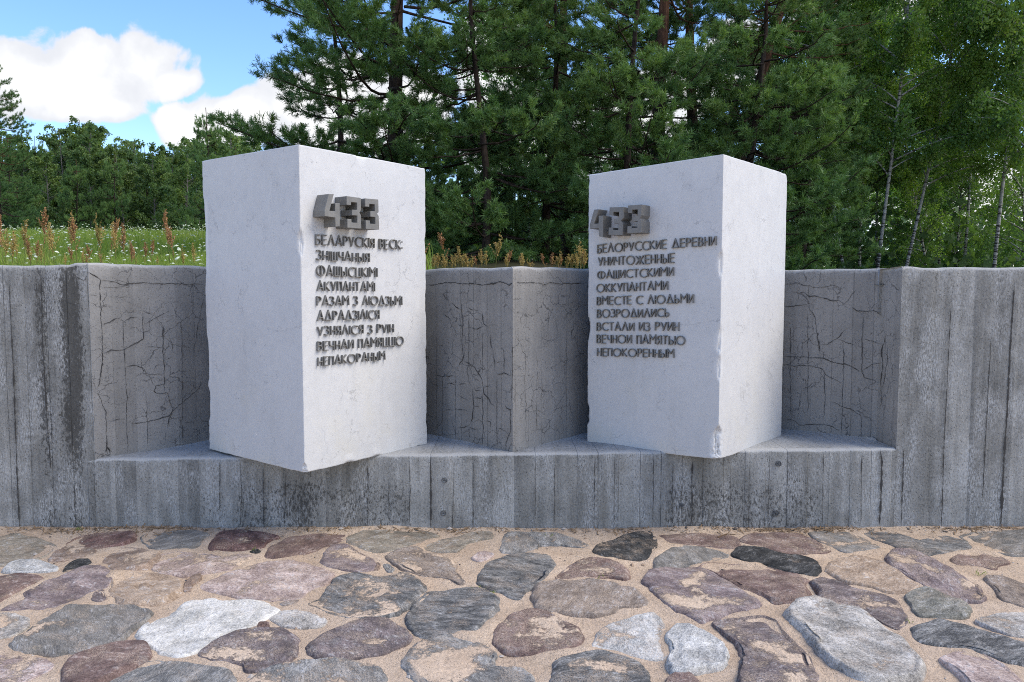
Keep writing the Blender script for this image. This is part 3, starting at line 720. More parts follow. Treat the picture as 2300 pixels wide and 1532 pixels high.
def marble_block(name, label, N, L, R, chips, seed):
    """N, L, R: (bottom xyz, top z) of the near, left and right edges"""
    B = (N, L, R)
    back = (L[0] + R[0] - N[0], L[1] + R[1] - N[1], (L[2] + R[2]) / 2, (L[3] + R[3]) / 2)
    off = np.array([N[0], N[1], N[2]])
    c = {(0, 0): N, (1, 0): R, (0, 1): L, (1, 1): back}
    def P(a, b, w):
        out = 0
        for (i, j), k in c.items():
            wt = (a if i else 1 - a) * (b if j else 1 - b)
            lo = np.array([k[0], k[1], k[2]]); hi = np.array([k[0], k[1], k[3]])
            out = out + wt[:, None] * (lo + (hi - lo) * w[:, None])
        return out
    LA, LB, LH = math.hypot(R[0] - N[0], R[1] - N[1]), math.hypot(L[0] - N[0], L[1] - N[1]), N[3] - N[2]
    def edges(n, L_):   # denser near both ends
        s = np.linspace(0, 1, n); return s - 0.9 * np.sin(2 * np.pi * s) / (2 * np.pi)
    ea, eb, eh = edges(90, LA), edges(90, LB), edges(150, LH)
    ea[1:-1] = ea[1:-1]; V, Fq, A = [], [], []
    for ax, val in ((0, 0), (0, 1), (1, 0), (1, 1), (2, 0), (2, 1)):
        g1, g2 = [(eb, eh), (ea, eh), (ea, eb)][ax]
        X, Y = np.meshgrid(g1, g2, indexing='ij'); X, Y = X.ravel(), Y.ravel(); K = np.full(len(X), float(val))
        abw = [(K, X, Y), (X, K, Y), (X, Y, K)][ax]
        Fq.append(grid_faces(len(g1), len(g2), sum(len(v) for v in V)) if True else None)
        V.append(P(*abw)); A.append(np.stack(abw, 1))
    V = np.concatenate(V); A = np.concatenate(A)
    dim = np.array([LA, LB, LH])
    D = np.minimum(A, 1 - A) * dim
    srt = np.sort(D, 1); ed = srt[:, 1]
    nz = fbm(V * 9, 4, seed); nf = fbm(V * 34, 3, seed + 3)
    amt = 0.0012 + 0.006 * np.clip(nz * 2.2 + 0.05, 0, 1) + 0.004 * np.clip(nf * 2, 0, 1)
    ro = (A[:, 1] > .9) | (A[:, 0] > .9)          # the outer arrises are rougher than the front one
    amt = amt * np.where(ro, 1.35, 0.75)
    chipm = np.zeros(len(V))
    for (x, y, z, r, dep) in chips:
        q = np.linalg.norm((V - np.array([x, y, z])) / np.array([r, r, r * 1.6]), axis=1) + 0.5 * nz
        w = sm((1.0 - q) / 0.35); amt = amt + dep * w * (0.7 + 0.8 * np.abs(nf)); chipm = np.maximum(chipm, w * (ed < 0.06))
    rad = np.maximum(0.004, amt * 1.4)
    W_ = np.exp(-(D / rad[:, None])**2)
    second = (D <= ed[:, None] + 1e-6)
    e_f = np.exp(-(ed / rad)**2)
    mv = np.zeros_like(V)
    ctr = A - 0.5
    axes = np.stack([(np.array(R[:3]) - np.array(N[:3])) / LA, (np.array(L[:3]) - np.array(N[:3])) / LB, np.array([0, 0, 1.0])])
    for k in range(3):
        mv -= (np.sign(ctr[:, k]) * amt * W_[:, k] * e_f)[:, None] * axes[k]
    und = 0.0015 * fbm(V * 2.2, 3, seed + 9) + 0.0010 * fbm(V * 22, 3, seed + 5)
    for k in range(3): mv += (np.sign(ctr[:, k]) * und * (D[:, k] < 1e-6) * sm(ed / 0.02))[:, None] * axes[k]
    # weld the seams between the six patches
    key = np.round(A * 1e6).astype(np.int64); _, first, inv = np.unique(key, axis=0, return_index=True, return_inverse=True)
    inv = inv.ravel()
    Vw = (V + mv)[first]; F_ = inv[np.concatenate(Fq)]
    # orient outwards
    cen = Vw.mean(0); a_, b_, c_ = Vw[F_[:, 0]], Vw[F_[:, 1]], Vw[F_[:, 2]]
    flip = np.einsum('ij,ij->i', np.cross(b_ - a_, c_ - a_), a_ - cen) < 0
    F_[flip] = F_[flip][:, ::-1]
    o = build(name, Vw - off, F_, M_MARBLE, None, True, None, None, {'chip': (np.clip(e_f * np.clip(amt / 0.02, 0, 1), 0, 1) * 0.8 + chipm)[first]})
    o.location = off
    tag(o, label, "monument block", "inscribed white marble blocks on the ledge")
    return o, off

def tz(px, py, P): return float(at_y(px, py, P[1])[2])
# left block
zb = 0.486
n_, l_, r_ = at_z(684, 1063, zb), at_z(470, 1009, zb), at_z(960, 998, zb)
NL = (n_[0], n_[1], zb, tz(675, 324, n_)); LL = (l_[0], l_[1], zb, tz(456, 361, l_)); RL = (r_[0], r_[1], zb, tz(960, 378, r_))
bl, offl = marble_block("white_marble_block", "white marble block inscribed in Belarusian on its right face, nearer the meadow", NL, LL, RL,
    [(NL[0], NL[1], 1.83, 0.045, 0.016), (NL[0], NL[1], 0.50, 0.03, 0.012), (LL[0], LL[1], 1.9, 0.2, 0.010), (LL[0], LL[1], 1.1, 0.12, 0.010), (LL[0], LL[1], 0.8, 0.08, 0.014),
     (NL[0] + .55 * (RL[0] - NL[0]), NL[1] + .55 * (RL[1] - NL[1]), 0.52, 0.04, 0.006), (NL[0] + .33 * (RL[0] - NL[0]), NL[1] + .33 * (RL[1] - NL[1]), 0.51, 0.04, 0.008), (NL[0] + .45 * (RL[0] - NL[0]), NL[1] + .45 * (RL[1] - NL[1]), NL[3], 0.05, 0.008)], 3)
# right block
def ry(px, py, y): return at_y(px, py, y)
n_, l_, r_ = ry(1613, 1032, 4.64), ry(1318, 1000, 5.27), ry(1755, 987, 5.375)
NR = (n_[0], n_[1], n_[2], tz(1620, 346, n_)); LR = (l_[0], l_[1], l_[2], tz(1315, 392, l_)); RR = (r_[0], r_[1], r_[2], tz(1760, 391, r_))
br, offr = marble_block("white_marble_block", "white marble block inscribed in Russian on its left face, in front of the birches", NR, LR, RR,
    [(NR[0], NR[1], 0.60, 0.075, 0.030), (NR[0], NR[1], 1.72, 0.05, 0.016), (NR[0], NR[1], 1.25, 0.05, 0.012), (NR[0], NR[1], 1.08, 0.05, 0.010), (RR[0], RR[1], RR[3], 0.03, 0.006), (LR[0], LR[1], 0.70, 0.05, 0.012), (LR[0], LR[1], 1.3, 0.05, 0.012)], 11)

fl = Face(NL, RL); frr = Face(LR, NR)
D_NUM = 0.105
ZL, ZR = ((680, 400), 7.66), ((1290, 420), 6.383)
for pts in ([(450, 272), (538, 275), (462, 563), (558, 570), (558, 432), (638, 434), (640, 835), (565, 838), (560, 682), (378, 655), (376, 558)],
            [(755, 308), (1003, 342), (1003, 555), (978, 592), (1003, 640), (1010, 873), (770, 855), (768, 702), (840, 708), (843, 765), (938, 770), (940, 648), (850, 640), (850, 545), (935, 548), (935, 425), (835, 412), (833, 468), (757, 460)],
            [(1075, 348), (1303, 368), (1308, 585), (1282, 612), (1308, 650), (1320, 885), (1088, 877), (1085, 728), (1158, 732), (1160, 785), (1250, 790), (1250, 672), (1165, 665), (1165, 570), (1242, 572), (1240, 455), (1148, 445), (1146, 497), (1077, 490)]):
    numeral(fl, pts, *ZL, D_NUM, bl, offl)
for pts in ([(282, 325), (352, 318), (282, 528), (346, 523), (348, 414), (412, 409), (408, 722), (352, 706), (350, 592), (222, 600), (219, 545)],
            [(505, 292), (705, 286), (707, 445), (668, 482), (698, 518), (690, 692), (487, 688), (493, 582), (552, 582), (550, 615), (628, 617), (632, 528), (567, 525), (567, 458), (635, 452), (640, 357), (557, 360), (557, 403), (500, 402)],
            [(767, 265), (965, 250), (965, 405), (940, 450), (965, 492), (962, 655), (755, 668), (760, 562), (822, 560), (820, 588), (903, 582), (905, 490), (842, 495), (840, 430), (905, 412), (907, 322), (828, 328), (828, 375), (766, 372)]):
    numeral(frr, pts, *ZR, D_NUM, br, offr)
rs = np.random.RandomState(4)
TL, TR = ((690, 500), 4.507), ((1310, 510), 4.788)
for text, q in (("БЕЛАРУСКІЯ ВЕСК·", [(95, 121), (95, 220), (965, 182), (965, 270)]), ("ЗНІШЧАНЫЯ", [(104, 279), (104, 375), (634, 316), (634, 402)]), ("ФАШЫСЦКІМІ", [(104, 435), (104, 540), (713, 462), (713, 550)]),
                ("АКУПАНТАМІ", [(110, 596), (110, 688), (688, 606), (688, 694)]), ("РАЗАМ З ЛЮДЗЬМІ", [(106, 748), (106, 838), (964, 748), (964, 834)]), ("АДРАДЗІЛІСЯ", [(112, 898), (112, 995), (732, 887), (732, 974)]),
                ("УЗНЯЛІСЯ З РУІН", [(114, 1054), (114, 1146), (879, 1029), (879, 1112)]), ("ВЕЧНАЙ ПАМЯЦЦЮ", [(112, 1208), (112, 1298), (978, 1153), (978, 1242)]), ("НЕПАКОРАНЫМ", [(117, 1364), (117, 1452), (791, 1308), (791, 1390)])):
    inscription(fl, text, q, *TL, 0.015, bl, offl, rs)
for text, q in (("БЕЛОРУССКИЕ ДЕРЕВНИ", [(149, 193), (149, 282), (1420, 96), (1420, 192)]), ("УНИЧТОЖЕННЫЕ", [(156, 330), (156, 418), (974, 283), (974, 382)]), ("ФАШИСТСКИМИ", [(149, 474), (149, 558), (964, 432), (964, 524)]),
                ("ОККУПАНТАМИ", [(141, 616), (141, 702), (901, 584), (901, 677)]), ("ВМЕСТЕ С ЛЮДЬМИ", [(144, 753), (144, 838), (1179, 723), (1179, 817)]), ("ВОЗРОДИЛИСЬ", [(146, 890), (146, 976), (914, 879), (914, 967)]),
                ("ВСТАЛИ ИЗ РУИН", [(142, 1029), (142, 1112), (1021, 1025), (1021, 1117)]), ("ВЕЧНОЙ ПАМЯТЬЮ", [(142, 1159), (142, 1246), (1086, 1174), (1086, 1268)]), ("НЕПОКОРЕННЫМ", [(147, 1303), (147, 1386), (968, 1321), (968, 1408)])):
    inscription(frr, text, q, *TR, 0.016, br, offr, rs)

# ------------------------------------------------------------------ sand and cobbles
SAND_A, SAND_B = (0.60, 0.470, 0.350), (0.50, 0.38, 0.275)
def sand_color(g, p):
    n1 = g.noise(p, 3.0, 6.0, 0.6); n2 = g.noise(p, 130.0, 4.0, 0.75); n3 = g.noise(p, 42.0, 5.0, 0.65)
    c = g.mix(g.step(n1, 0.35, 0.68), SAND_A, SAND_B)
    k = g.math('ADD', -0.13, g.math('ADD', g.math('MULTIPLY', n2, 1.5), g.math('MULTIPLY', n3, 0.78)))
    c = g.mix(1.0, c, g.comb(k, k, k), 'MULTIPLY')
    dk = g.step(g.voro(p, 95.0), 0.10, 0.24, 1.0, 0.0)
    dk = g.math('MULTIPLY', dk, g.step(g.noise(p, 14.0, 4.0), 0.46, 0.60))
    c = g.mix(g.math('MULTIPLY', dk, 0.75), c, (0.12, 0.085, 0.06))
    h = g.math('ADD', g.math('MULTIPLY', n2, 0.5), g.math('ADD', g.math('MULTIPLY', n3, 0.9), g.math('MULTIPLY', dk, 0.3)))
    return c, h
M_SAND, g = material("coarse_sand")
c_, h_ = sand_color(g, g.geo('Position')); g.surface(c_, 0.97, g.bump(h_, 1.0, 0.016), 0.1)

def sand_z(x, y):
    P = np.stack([np.asarray(x, float), np.asarray(y, float), np.zeros(np.shape(x))], 1)
    z = 0.016 * fbm(P * 2.2, 3, 50) + 0.010 * fbm(P * 7, 3, 51) + 0.006 * fbm(P * 26, 2, 52)
    z += 0.013 * sm((P[:, 1] - 4.70) / 0.18) * (0.4 + 1.6 * np.clip(fbm(np.stack([P[:, 0] * 2.5, P[:, 0] * 0, P[:, 0] * 0], 1), 3, 53) + 0.25, 0, 1))
    return z
xs = np.concatenate([np.arange(-40, -4.2, 1.2), np.arange(-4.2, 4.2, 0.021), np.arange(4.2, 40.1, 1.2)])
ys = np.concatenate([np.arange(-60, 2.2, 1.6), np.arange(2.2, 4.925, 0.018)])
X, Y = np.meshgrid(xs, ys, indexing='ij')
SX, SY = X.ravel(), Y.ravel(); SZ = sand_z(SX, SY)
SAND = [SX, SY, SZ]

PAL = {   # three tones of the rock, speckle scale, streakiness
 'red':     ((0.1265, 0.0776, 0.074), (0.2011, 0.1298, 0.1237), (0.0684, 0.048, 0.048), 70, 1.5),
 'maroon':  ((0.1497, 0.107, 0.1017), (0.2332, 0.1737, 0.1647), (0.0884, 0.0662, 0.0635), 80, 1.4),
 'purple':  ((0.1884, 0.1565, 0.1686), (0.3181, 0.2722, 0.2863), (0.1072, 0.0895, 0.098), 75, 1.6),
 'dkpurple': ((0.1257, 0.1087, 0.1172), (0.23, 0.1981, 0.2088), (0.0718, 0.064, 0.0697), 75, 1.7),
 'pink':    ((0.3365, 0.2742, 0.2653), (0.5274, 0.4563, 0.4429), (0.1668, 0.1312, 0.1312), 60, 1.2),
 'slate':   ((0.1806, 0.1806, 0.1771), (0.2771, 0.2753, 0.27), (0.1091, 0.1109, 0.1109), 85, 2.2),
 'blue':    ((0.1063, 0.114, 0.1225), (0.2515, 0.2621, 0.2706), (0.0453, 0.0495, 0.0559), 70, 3.2),
 'greyblue': ((0.1808, 0.1901, 0.1971), (0.3625, 0.373, 0.3787), (0.088, 0.0937, 0.1007), 75, 2.4),
 'black':   ((0.0299, 0.0327, 0.0355), (0.0679, 0.0721, 0.0764), (0.0172, 0.0186, 0.0207), 70, 2.0),
 'white':   ((0.5169, 0.5333, 0.5291), (0.7231, 0.7435, 0.7435), (0.2604, 0.2727, 0.2768), 95, 1.0),
 'pale':    ((0.3443, 0.3443, 0.3378), (0.574, 0.574, 0.5659), (0.1224, 0.1248, 0.1264), 90, 1.2),
 'bluewhite': ((0.4129, 0.4356, 0.4519), (0.6322, 0.6582, 0.6743), (0.1762, 0.1892, 0.2021), 80, 1.4),
 'tan':     ((0.3439, 0.2727, 0.2149), (0.4647, 0.3847, 0.3135), (0.1884, 0.1422, 0.1101), 60, 1.8),
 'rust':    ((0.2345, 0.1811, 0.1517), (0.3398, 0.273, 0.233), (0.1328, 0.1016, 0.0857), 65, 1.6),
 'brown':   ((0.216, 0.1849, 0.1653), (0.3303, 0.2902, 0.2635), (0.1175, 0.0997, 0.089), 70, 1.8),
 'olive':   ((0.2217, 0.2066, 0.1773), (0.3173, 0.2996, 0.2596), (0.1215, 0.1144, 0.1001), 70, 1.5),
 'green':   ((0.1703, 0.1774, 0.1647), (0.295, 0.302, 0.2843), (0.0893, 0.095, 0.0879), 75, 2.0),
}
def mat_stone(kind, sandy):
    m, g = material("stone_" + kind + "_" + str(sandy))
    a, b, dk, sc, stre = PAL[kind]
    a, b, dk = [(c[0] * 1.07 * q, c[1] * q, c[2] * .91 * q) for c, q in ((a, 1.06), (b, 1.14), (dk, .95))]
    pos = g.geo('Position'); r = g.rnd()
    p = g.vmath('ADD', pos, g.comb(g.math('MULTIPLY', r, 37.0), g.math('MULTIPLY', r, 91.0), g.math('MULTIPLY', r, 13.0)))
    ang = g.math('MULTIPLY', r, 6.28)
    sx, sy, sz = g.sep(p)
    ca, sa = g.math('COSINE', ang), g.math('SINE', ang)
    q = g.comb(g.math('ADD', g.math('MULTIPLY', sx, ca), g.math('MULTIPLY', sy, sa)),
               g.math('MULTIPLY', g.math('SUBTRACT', g.math('MULTIPLY', sy, ca), g.math('MULTIPLY', sx, sa)), stre), sz)
    n1 = g.noise(q, 7.0, 6.0, 0.62, 0.6); n2 = g.noise(q, sc, 4.0, 0.7); n3 = g.noise(p, sc * 2.6, 3.0, 0.7)
    t = g.math('ADD', g.math('MULTIPLY', n1, 0.40), g.math('ADD', g.math('MULTIPLY', n2, 0.38), g.math('MULTIPLY', n3, 0.22)))
    c = g.ramp(t, [(0.39, dk), (0.48, tuple(x * .92 for x in a)), (0.58, tuple(x * .95 for x in b)), (0.70, tuple(min(1, x * 1.5 + 0.02) for x in b))])
    gr = g.math('MULTIPLY', g.step(g.voro(p, sc * 1.7), 0.08, 0.20, 1.0, 0.0), 0.55)
    c = g.mix(gr, c, g.mix(g.step(n1, 0.45, 0.55), dk, tuple(min(1, x * 1.7 + 0.03) for x in b)))
    lich = g.math('MULTIPLY', g.step(g.noise(p, 11.0, 6.0, 0.68), 0.56, 0.64), g.step(n3, 0.38, 0.56))
    c = g.mix(g.math('MULTIPLY', lich, 0.40), c, (0.36, 0.35, 0.33))
    h = g.math('ADD', g.math('MULTIPLY', n1, 1.2), g.math('ADD', g.math('MULTIPLY', n2, 0.55), g.math('MULTIPLY', n3, 0.35)))
    h = g.math('ADD', h, g.math('MULTIPLY', g.noise(q, 34.0, 6.0, 0.72, 0.8), 0.7))
    # sand lying in the hollows of the top
    cs, hs_ = sand_color(g, pos)
    up = g.sep(g.geo('Normal'))[2]
    ring = g.attr('inner')
    thr = {0: 0.70, 1: 0.60, 2: 0.545, 3: 0.50}[sandy]
    f = g.math('ADD', g.noise(p, 4.2, 5.0, 0.6, 0.3), g.math('ADD', g.math('ADD', g.math('MULTIPLY', g.math('SUBTRACT', ring, 0.5), 0.05), g.math('MULTIPLY', g.math('SUBTRACT', g.rnd(), 0.55), 0.13)), g.math('MULTIPLY', g.math('SUBTRACT', g.noise(p, 60.0, 5.0, 0.75), 0.5), 0.30)))
    f = g.math('MULTIPLY', g.step(f, thr - 0.02, thr + 0.06), g.step(up, 0.80, 0.93))
    dust = g.math('MULTIPLY', g.step(g.noise(p, 9.0, 5.0), thr - 0.14, thr + 0.06), g.step(g.noise(p, 210.0, 3.0), 0.44, 0.60))
    c = g.mix(g.math('MULTIPLY', g.math('MULTIPLY', dust, 0.5), g.step(up, 0.6, 0.9)), c, SAND_A)
    fk = g.math('MULTIPLY', g.step(g.noise(q, 34.0, 6.0, 0.72, 0.8), 0.53, 0.62), g.step(n1, 0.40, 0.60))
    c = g.mix(g.math('MULTIPLY', fk, 0.5), c, tuple(min(0.62, x * 2.2 + 0.10) for x in b))
    fd = g.step(g.noise(g.vmath('ADD', q, (5, 5, 5)), 40.0, 5.0, 0.7), 0.55, 0.64)
    c = g.mix(g.math('MULTIPLY', fd, 0.55), c, dk)
    soil = g.math('MULTIPLY', g.step(g.math('ADD', g.sep(pos)[2], g.math('MULTIPLY', g.noise(pos, 30.0, 3.0), 0.02)), 0.000, 0.018, 1.0, 0.0), 0.5)
    c = g.mix(soil, c, (0.22, 0.155, 0.105))
    c = g.mix(f, c, cs)
    nrm = g.bump(g.math('ADD', g.math('MULTIPLY', h, g.math('SUBTRACT', 1.0, f)), g.math('MULTIPLY', hs_, f)), 0.85, 0.012)
    g.surface(c, 0.88, nrm, 0.25)
    return m
MS = {}

def stone(px_pts, kind, h, sandy, label, seed, small=False):
    rs = np.random.RandomState(seed)
    h = h * 0.58
    P = np.array([at_z(x, y, h * 0.6)[:2] for x, y in px_pts])
    P = P.mean(0) + (P - P.mean(0)) * 1.055
    for _ in range(1 if small else 2):                       # Chaikin, keeping corners fairly crisp
        Q = np.roll(P, -1, 0); k = 0.15
        P = np.stack([P * (1 - k) + Q * k, P * k + Q * (1 - k)], 1).reshape(-1, 2)
    seg = np.hypot(*(np.roll(P, -1, 0) - P).T); t = np.concatenate([[0], np.cumsum(seg)])
    n = 40 if small else 112
    tt = np.linspace(0, t[-1], n, endpoint=False); C = np.vstack([P, P[:1]])
    O = np.stack([np.interp(tt, t, C[:, 0]), np.interp(tt, t, C[:, 1])], 1)
    area = 0.5 * np.sum(O[:, 0] * np.roll(O[:, 1], -1) - np.roll(O[:, 0], -1) * O[:, 1])
    if area < 0: O = O[::-1]
    ctr = O.mean(0); size = math.sqrt(abs(area))
    T = np.roll(O, -1, 0) - np.roll(O, 1, 0); N = np.stack([T[:, 1], -T[:, 0]], 1); N /= np.linalg.norm(N, axis=1)[:, None] + 1e-9
    j = fbm(np.concatenate([O * 14, np.full((n, 1), seed * 1.7)], 1), 4, seed) * size * 0.10
    O = O + N * j[:, None]
    hv = h * (1 + 0.9 * fbm(np.concatenate([O * 6, np.full((n, 1), seed * 0.37)], 1), 3, seed + 2))   # the rim height wanders
    tilt = rs.normal(0, 0.035, 2)
    rings = [(1.05, -0.07), (1.03, -0.01), (1.004, 0.45), (0.990, 0.75), (0.970, 0.9), (0.945, 1.0)] + [(r, 1.0) for r in (0.87, 0.79, 0.70, 0.6, 0.5, 0.4, 0.3, 0.2, 0.1)]
    V, inner = [], []
    dl = np.linalg.norm(O - ctr, axis=1)
    for r, f in rings:
        if r > 0.9: pts = O + (ctr - O) / dl[:, None] * ((1 - r) * size) if r <= 1 else O + (O - ctr) / dl[:, None] * ((r - 1) * size)
        else: pts = ctr + (O - ctr) * r
        base = hv * f if f > 0 else np.full(n, f)
        if f >= 1.0:
            b = (0.945 - r) / 0.945
            base = hv * (1 - b) + h * b
            e = np.concatenate([pts * 7, np.full((n, 1), seed)], 1)
            base = base + (0.013 * fbm(e, 4, seed + 5) + 0.004 * fbm(e * 5, 3, seed + 6)) * min(1, size / 0.25) + b * 0.012 * rs.uniform(-0.5, 1.0) + (pts - ctr) @ tilt
        V.append(np.concatenate([pts, base[:, None]], 1)); inner.append(np.full(n, 1 - r))
    V = np.concatenate(V); nr = len(rings)
    cz = V[-n:, 2].mean(); V = np.vstack([V, [[ctr[0], ctr[1], cz]]]); inner = np.append(np.concatenate(inner), 1.0)
    i = np.arange(n); jn = (i + 1) % n; Fq = []
    for k in range(nr - 1): Fq.append(np.stack([k * n + i, k * n + jn, (k + 1) * n + jn, (k + 1) * n + i], 1))
    tri = np.stack([(nr - 1) * n + i, (nr - 1) * n + jn, np.full(n, nr * n)], 1)
    key = (kind, sandy)
    if key not in MS: MS[key] = mat_stone(*key)
    off = np.array([ctr[0], ctr[1], 0.0])
    o = build("cobblestone", V - off, [np.concatenate(Fq), tri], MS[key], None, True, None, None, {'inner': np.clip(inner, 0, 1)})
    o.location = off
    tag(o, label, "cobblestone", "cobblestones set in the sand")
    # sand heaps a little against the stone and sags elsewhere
    d2 = (SAND[0] - ctr[0])**2 + (SAND[1] - ctr[1])**2
    near = np.where(d2 < (dl.max() + 0.12)**2)[0]
    if len(near):
        pp = np.stack([SAND[0][near], SAND[1][near]], 1)
        dd = np.min(np.hypot(pp[:, None, 0] - O[None, ::2, 0], pp[:, None, 1] - O[None, ::2, 1]), axis=1)
        k = np.exp(-(dd / 0.05)**2) * (0.010 + 0.046 * fbm(np.concatenate([pp * 5, np.full((len(pp), 1), 7.0)], 1), 3, 77))
        SAND[2][near] += k * min(1, h / 0.03)
    return o

